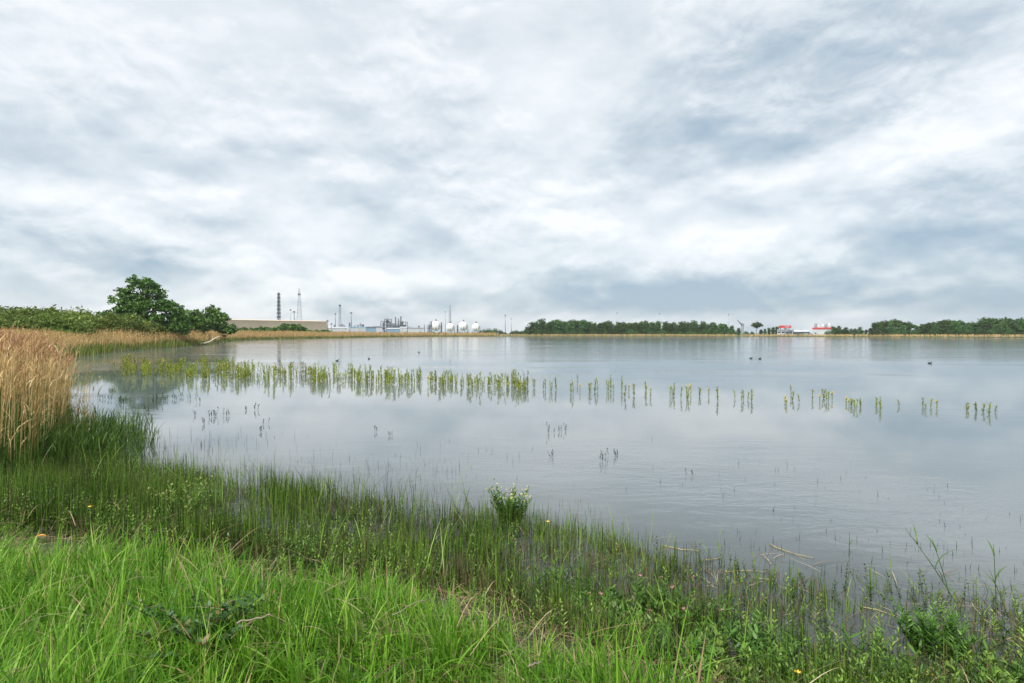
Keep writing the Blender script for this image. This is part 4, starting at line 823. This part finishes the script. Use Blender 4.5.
# single green reeds
def reed_plant(label, px, py, h, ang, lean, leaves, bent=False):
    g_ = G(px, py); t_ = thing('reed_plant', label, 'reed', (g_[0], g_[1], -.12), 0, 'single green reeds in the shallows')
    a = Acc(); t = np.linspace(0, 1, 8); z = np.zeros((8, 3)); p = at_height(z, np.full(8, h), np.full(8, ang), np.full(8, lean), t, 1.2); a.tube(p, np.linspace(.005, .002, 8), 5); a.build('stem', M_greenreed, t_)
    for tt, la, ll, ld in leaves:
        q = at_height(np.zeros((1, 3)), np.array([h]), np.array([ang]), np.array([lean]), np.array([tt]), 1.2); a = Acc(); a.add(*blades(q, [ll], [la], [.75], [.016], [ld], 6, face=np.array([la+1.3]), rnd=.6)); a.build('leaf', M_greenreed, t_)
reed_plant('leaning green reed with long dark leaf, tallest at the right', 962, 600, .78, 2.85, .55, [(.35, 3.3, .35, .1), (.55, 2.9, .42, .0), (.8, 1.2, .18, 0), (.5, .2, .3, .3)])
reed_plant('thinner upright reed beside the leaning one', 955, 596, .62, 2.7, .25, [(.8, 1.8, .16, 0), (.5, 3.0, .2, .2)])
reed_plant('reed with a small seed leaf near the right frame edge', 1000, 606, .62, 1.2, .12, [(.85, 1.4, .14, 0), (.5, .3, .22, .3), (.4, 2.9, .2, .2)])
reed_plant('slim reed at the far right edge', 1016, 620, .5, 2.6, .3, [(.7, 2.2, .15, 0)])
reed_plant('crooked dark reed standing alone in open water at right', 851, 558, .38, 1.0, .12, [(.6, .4, .1, .2)])
reed_plant('green reed rising from the right shallows near floating straw', 772, 596, .42, 1.3, .1, [(.6, .5, .18, .1), (.4, 2.8, .2, .1)])
reed_plant('broad leaved reed in the right shallows', 874, 600, .40, 1.5, .1, [(.5, 1.0, .22, 0), (.3, 2.2, .22, .0), (.4, .2, .2, .1)])
for lab, px, py, h in [('green reed at left beyond the marsh edge, tallest of three', 112, 452, .75), ('green reed at left beyond the marsh edge, middle one', 131, 452, .6), ('green reed at left, slanting over open water', 140, 455, .5)]:
    reed_plant(lab, px, py, h, 1.2, .2, [(.5, .8, .3, .05), (.4, 2.4, .25, .1), (.65, 1.3, .25, 0)])

# the line of flowering water plants
def water_plant_mesh(h, n, seed):
    a = Acc(); ang = rng.uniform(0, 6.28, n); sp_ = .17 if n > 2 else .03; base = np.stack([rng.normal(0, sp_, n), rng.normal(0, sp_, n), np.full(n, -.1)], 1); hh = h*rng.uniform(.5, 1.05, n)+.1; ln = np.abs(rng.normal(.05, .04, n))
    a.add(*blades(base, hh, ang, ln, .022, 0, 3, stem=True))
    for i in range(1, n): a.tube([base[0], (base[0]+base[i])/2+[0, 0, -.02], base[i]], .012, 4)   # creeping root under the water
    for k in range(11):
        t = np.full(n, .16+.078*k); p = at_height(base, hh, ang, ln, t); m_ = n
        for s_ in (0, 1): a.add(*blades(p, rng.uniform(.09, .19, m_), k*2.2+s_*np.pi+rng.normal(0, .4, m_), rng.uniform(.4, .75, m_), .034, rng.uniform(0, .2, m_), 3, leaf=True, power=1.2))
    tip = at_height(base, hh, ang, ln, np.ones(n)); return a, tip
wprotos = []
for k in range(8):
    a, tip = water_plant_mesh(.72, [2, 3, 4, 3, 1, 5, 1, 2][k], k); o = a.build('water_plant', M_flowerstem); wprotos.append(o)
    if k in (2, 4):
        f_ = Acc(); f_.add(*diamonds(tip[0]+rng.normal(0, .035, (12, 3)), .05, 1.2)); f_.build('flower', M_yellow, o)
    o.location = (0, 60, 0)
LINE = np.array([(120, 371), (200, 374), (300, 378), (400, 382), (500, 387), (560, 390), (640, 394), (700, 398), (790, 401), (850, 405), (930, 409), (1000, 414)], float)
cnt = 0; used = set()
def put_wp(px, py, hgt, k=None, flower=None):
    global cnt
    k = int(rng.choice([0, 1, 2, 3, 4, 5], p=[.28, .24, .04, .21, .03, .2])) if k is None else k
    if k in used: o = copy_tree(wprotos[k])
    else: o = wprotos[k]; used.add(k)
    g_ = G(px, py); s = hgt/.72; o.location = (g_[0], g_[1], 0); o.scale = (max(s, .75), max(s, .75), s); o.rotation_euler = (0, 0, rng.uniform(0, 6.28)); cnt += 1
    if g_[1] < 27.5: lab, gp = 'leafy green stem in the sparse right half of the plant line', 'sparse water plants at the right of the line'
    else: lab, gp = 'yellow green leafy stem in the dense left half of the line', 'dense water plants at the left of the line'
    if any(ch.name.startswith('flower') for ch in KIDS.get(wprotos[k].name, ())): lab = lab.replace('stem', 'yellow flowered stem'); gp += ' in flower'
    tag(o, lab, 'water plant', gp)
for _ in range(84): px = 122+125*rng.random()**.9; put_wp(px, np.interp(px, LINE[:, 0], LINE[:, 1])+rng.uniform(-8, 6), rng.uniform(.42, .86))
for _ in range(86): px = rng.uniform(240, 400); put_wp(px, np.interp(px, LINE[:, 0], LINE[:, 1])+rng.normal(0, 3.0), rng.uniform(.38, .78))
for _ in range(60): px = rng.uniform(395, 530); put_wp(px, np.interp(px, LINE[:, 0], LINE[:, 1])+rng.normal(0, 2.2), rng.uniform(.32, .70))
for px in [534, 545, 547, 551, 556, 571, 572, 578, 580, 588, 590, 595, 597, 608, 611, 614, 622, 625, 628, 634, 645, 646, 649, 669, 672, 674, 683, 686, 688, 692, 700, 710, 718, 734, 740, 742, 750, 752, 785, 787, 791, 793, 798, 812, 820, 824, 828, 833, 846, 850, 852, 856, 861, 877, 881, 898, 921, 926, 930, 939, 968, 977, 984, 990, 998]:
    put_wp(px, np.interp(px, LINE[:, 0], LINE[:, 1])+rng.normal(0, 2.4), np.interp(px, [530, 640, 850, 1000], [.60, .52, .38, .28])*rng.uniform(.65, 1.2), int(rng.choice([4, 6, 7, 0])))

# weed standing in the open water, its silhouette darkness painted into the leaves
wp = []
for k in range(3):
    a = Acc(); n = 3; b0 = np.stack([rng.normal(0, .07, n), rng.normal(0, .07, n), np.full(n, -.1)], 1); hh = rng.uniform(.22, .40, n); an = rng.uniform(0, 6.28, n); ln = rng.uniform(.05, .3, n)
    a.add(*blades(b0, hh, an, ln, .012, 0, 3, stem=True))
    for j in range(6):
        t = np.full(n, .4+.11*j); a.add(*blades(at_height(b0, hh, an, ln, t), rng.uniform(.06, .11, n), rng.uniform(0, 6.28, n), .7, .034, .1, 2, leaf=True))
    wp.append(a.build('water_weed', M_weed))
weeds = [(98, 398), (104, 399), (112, 392), (119, 402), (124, 404), (132, 413), (141, 411), (147, 412), (152, 404), (158, 402), (166, 400), (172, 399), (177, 400), (182, 397), (190, 399), (198, 402), (110, 400), (194, 416), (203, 424), (212, 417), (216, 416), (225, 416), (245, 410), (254, 410), (265, 424), (261, 432), (548, 433), (556, 433), (561, 432), (565, 431), (612, 457), (617, 455), (553, 457), (690, 476), (391, 436), (376, 432), (604, 462)]
for k, (px, py) in enumerate(weeds):
    o = wp[k] if k < 3 else copy_tree(wp[k % 3]); g_ = G(px, py); s = rng.uniform(.6, 1.0)*(.9 if px < 300 else .65); o.location = (g_[0], g_[1], 0); o.scale = (s, s, s*rng.uniform(.8, 1.3)); o.rotation_euler = (0, 0, rng.uniform(0, 6.28))
    if px < 300: tag(o, 'dark sprig of water weed in the open water near the left reeds', 'water weed', 'dark water weed at the left')
    else: tag(o, 'dark sprig of water weed alone in the open middle water', 'water weed', 'dark water weed in the middle')
# fine stems scattered through the shallows beyond the marsh edge
fs = Acc(); x, y = scatter(-10, 7, 4.5, 14, 60); po = past_outer(x, y); k = (po > 0) & (rng.random(len(x)) < np.exp(-po/1.5)*np.clip(vnoise(x, y, .7, 41)*2-.5, 0, 1)); x, y = x[k], y[k]; n = len(x)
fs.add(*blades(np.stack([x, y, np.full(n, -.06)], 1), rng.uniform(.10, .30, n)*np.interp(x, [-4, 1, 3], [1, .75, .6]), rng.uniform(0, 6.28, n), np.abs(rng.normal(.1, .12, n)), rng.uniform(.004, .008, n), 0, 3))
tag(fs.build('thin_stems', M_weed), 'thin dark stems scattered in the shallow open water', 'stems', kind='stuff')

# coots
def coot(label, px, py):
    g_ = G(px, py); t_ = thing('coot', label, 'bird', (g_[0], g_[1], 0), rng.uniform(0, 6.28), 'dark water birds far out')
    a = Acc(); t_.scale = (.72,)*3; a.tube([(-.20, 0, .06), (-.15, 0, .07), (-.05, 0, .06), (.06, 0, .05), (.13, 0, .07), (.155, 0, .14), (.165, 0, .19), (.20, 0, .205), (.225, 0, .20)], [.01, .05, .085, .085, .06, .032, .036, .03, .012], 8); a.build('body', M_duck, t_)
    a = Acc(); a.tube([(.215, 0, .205), (.26, 0, .195)], [.014, .004], 6); a.build('beak', M_beak, t_)
for px, py, lab in [(751, 358.5, 'dark coot, left one of the close pair on the right water'), (760, 359, 'dark coot, right one of the close pair on the right water'), (930, 363.5, 'lone dark coot at the far right water'), (369, 359, 'dark coot swimming beyond the dense plant line'), (419, 352.5, 'farthest dark coot near the middle'), (337, 361, 'dark coot beyond the plant line, left of the others')]: coot(lab, px, py)
# driftwood on the left bank
g_ = G(207, 345.0); t_ = thing('driftwood', 'pale bleached driftwood branch lying at the end of the left reed bank', 'driftwood', (g_[0], g_[1], .15))
a = Acc(); a.tube([(-2.2, 0, .0), (-.6, .1, .15), (.6, 0, .5), (1.8, .1, 1.3), (2.6, 0, 1.6)], [.14, .2, .18, .14, .07], 8); a.build('trunk', M_pale, t_)
a = Acc(); a.tube([(.4, 0, .45), (.9, .3, .9), (1.0, .4, 1.5)], [.10, .07, .03], 6); a.build('branch', M_pale, t_)
# floating straw and twigs
def straw(label, pts, r=.006, mat=None, z=.012, name='floating_stalk', cat='dry stalk', group='dry stalks'):
    P_ = np.array([G(px, py, zz_) for px, py, zz_ in [(p[0], p[1], p[2] if len(p) > 2 else z) for p in pts]]); c = P_.mean(0); a = Acc()
    q = P_-c; tt = np.linspace(0, 1, 9); u = np.linspace(0, 1, len(q)); q = np.stack([np.interp(tt, u, q[:, i]) for i in range(3)], 1)+rng.normal(0, .006, (9, 3))*np.array([1, 1, .3])
    a.tube(q, np.linspace(r*.8, r*.4, 9), 6); o = a.build(name, mat or M_stalk); o.location = c; return tag(o, label, cat, group)
t_ = straw('yellow floating stalk with a raised bent leaf, leftmost one', [(662, 546), (675, 549), (690, 551), (701, 552)], .007)
a = Acc(); a.add(*blades(np.array([[.13, 0, 0]]), [.14], [2.6], [.8], [.02], [.1], 5, leaf=True)); a.build('leaf', M_stalk, t_)
straw('short yellow stalk floating just below the bent leaf one', [(699, 562), (712, 561), (726, 557)], .006)
straw('yellow floating stalk over water, slanting down to the right', [(771, 545), (785, 552), (800, 556), (816, 559)], .007)
straw('pale stalk floating among the right marsh stems', [(728, 573), (740, 572), (755, 572), (772, 574)], .005)
straw('short orange yellow stalk below the pale one', [(754, 579), (765, 580), (778, 582)], .005)
straw('brown yellow stalk in the right shallows beside the leafy clump', [(862, 608), (880, 612), (899, 618)], .006)
straw('straw coloured broken reed leaning beside the thick leafy clump', [(975, 605, .12), (985, 618, .08), (998, 632, .03)], .005)
straw('pale dead stalk lying across the bright grass near bottom', [(236, 624, 1.0), (255, 621, 1.0), (272, 616, 1.02)], .006, M_stick, group='dead stalks in the grass')
straw('thin dead twig slanting on the bare mud patch', [(510, 655, .55), (528, 640, .5), (550, 615, .4)], .005, M_stick, group='dead stalks in the grass')
straw('short dead twig on grass at the bottom middle', [(528, 668, .75), (542, 664, .75)], .007, M_stick, group='dead stalks in the grass')
straw('dead stalk arching over the grass in the middle foreground', [(392, 618, .75), (410, 606, .8), (428, 602, .8)], .004, M_stick, group='dead stalks in the grass')
# fallen leaf and small yellow flowers
g_ = G(31, 538, .85); t_ = thing('fallen_leaf', 'bright orange dead leaf caught in the left grass', 'leaf', tuple(g_)); a = Acc(); a.add(*blades(np.zeros((1, 3)), [.075], [.2], [1.2], [.035], [.5], 6, leaf=True, power=1, face=np.array([1.7]))); a.build('blade', M_orange, t_)
for px, py, z, lab in [(88, 508, .75, 'small yellow flower at the left edge of the grass'), (548, 523, .35, 'small orange yellow flower right of the cream shrub'), (800, 676, .3, 'tiny yellow flower near the bottom right mud')]:
    g_ = G(px, py, z); gz = wz(g_[0], g_[1]); t_ = thing('yellow_flower', lab, 'flower', (g_[0], g_[1], gz))
    hz = max(z-gz, .15); a = Acc(); a.tube([(0, 0, 0), (.01, 0, hz*.5), (0, 0, hz)], .002, 5); a.build('stem', M_herb, t_)
    a = Acc(); 
    for q in range(7): a.add(*blades(np.array([[0, 0, hz]]), [.022], [q*.9], [1.0], [.013], [.2], 3, leaf=True, power=1))
    a.build('petals', M_yellow, t_)
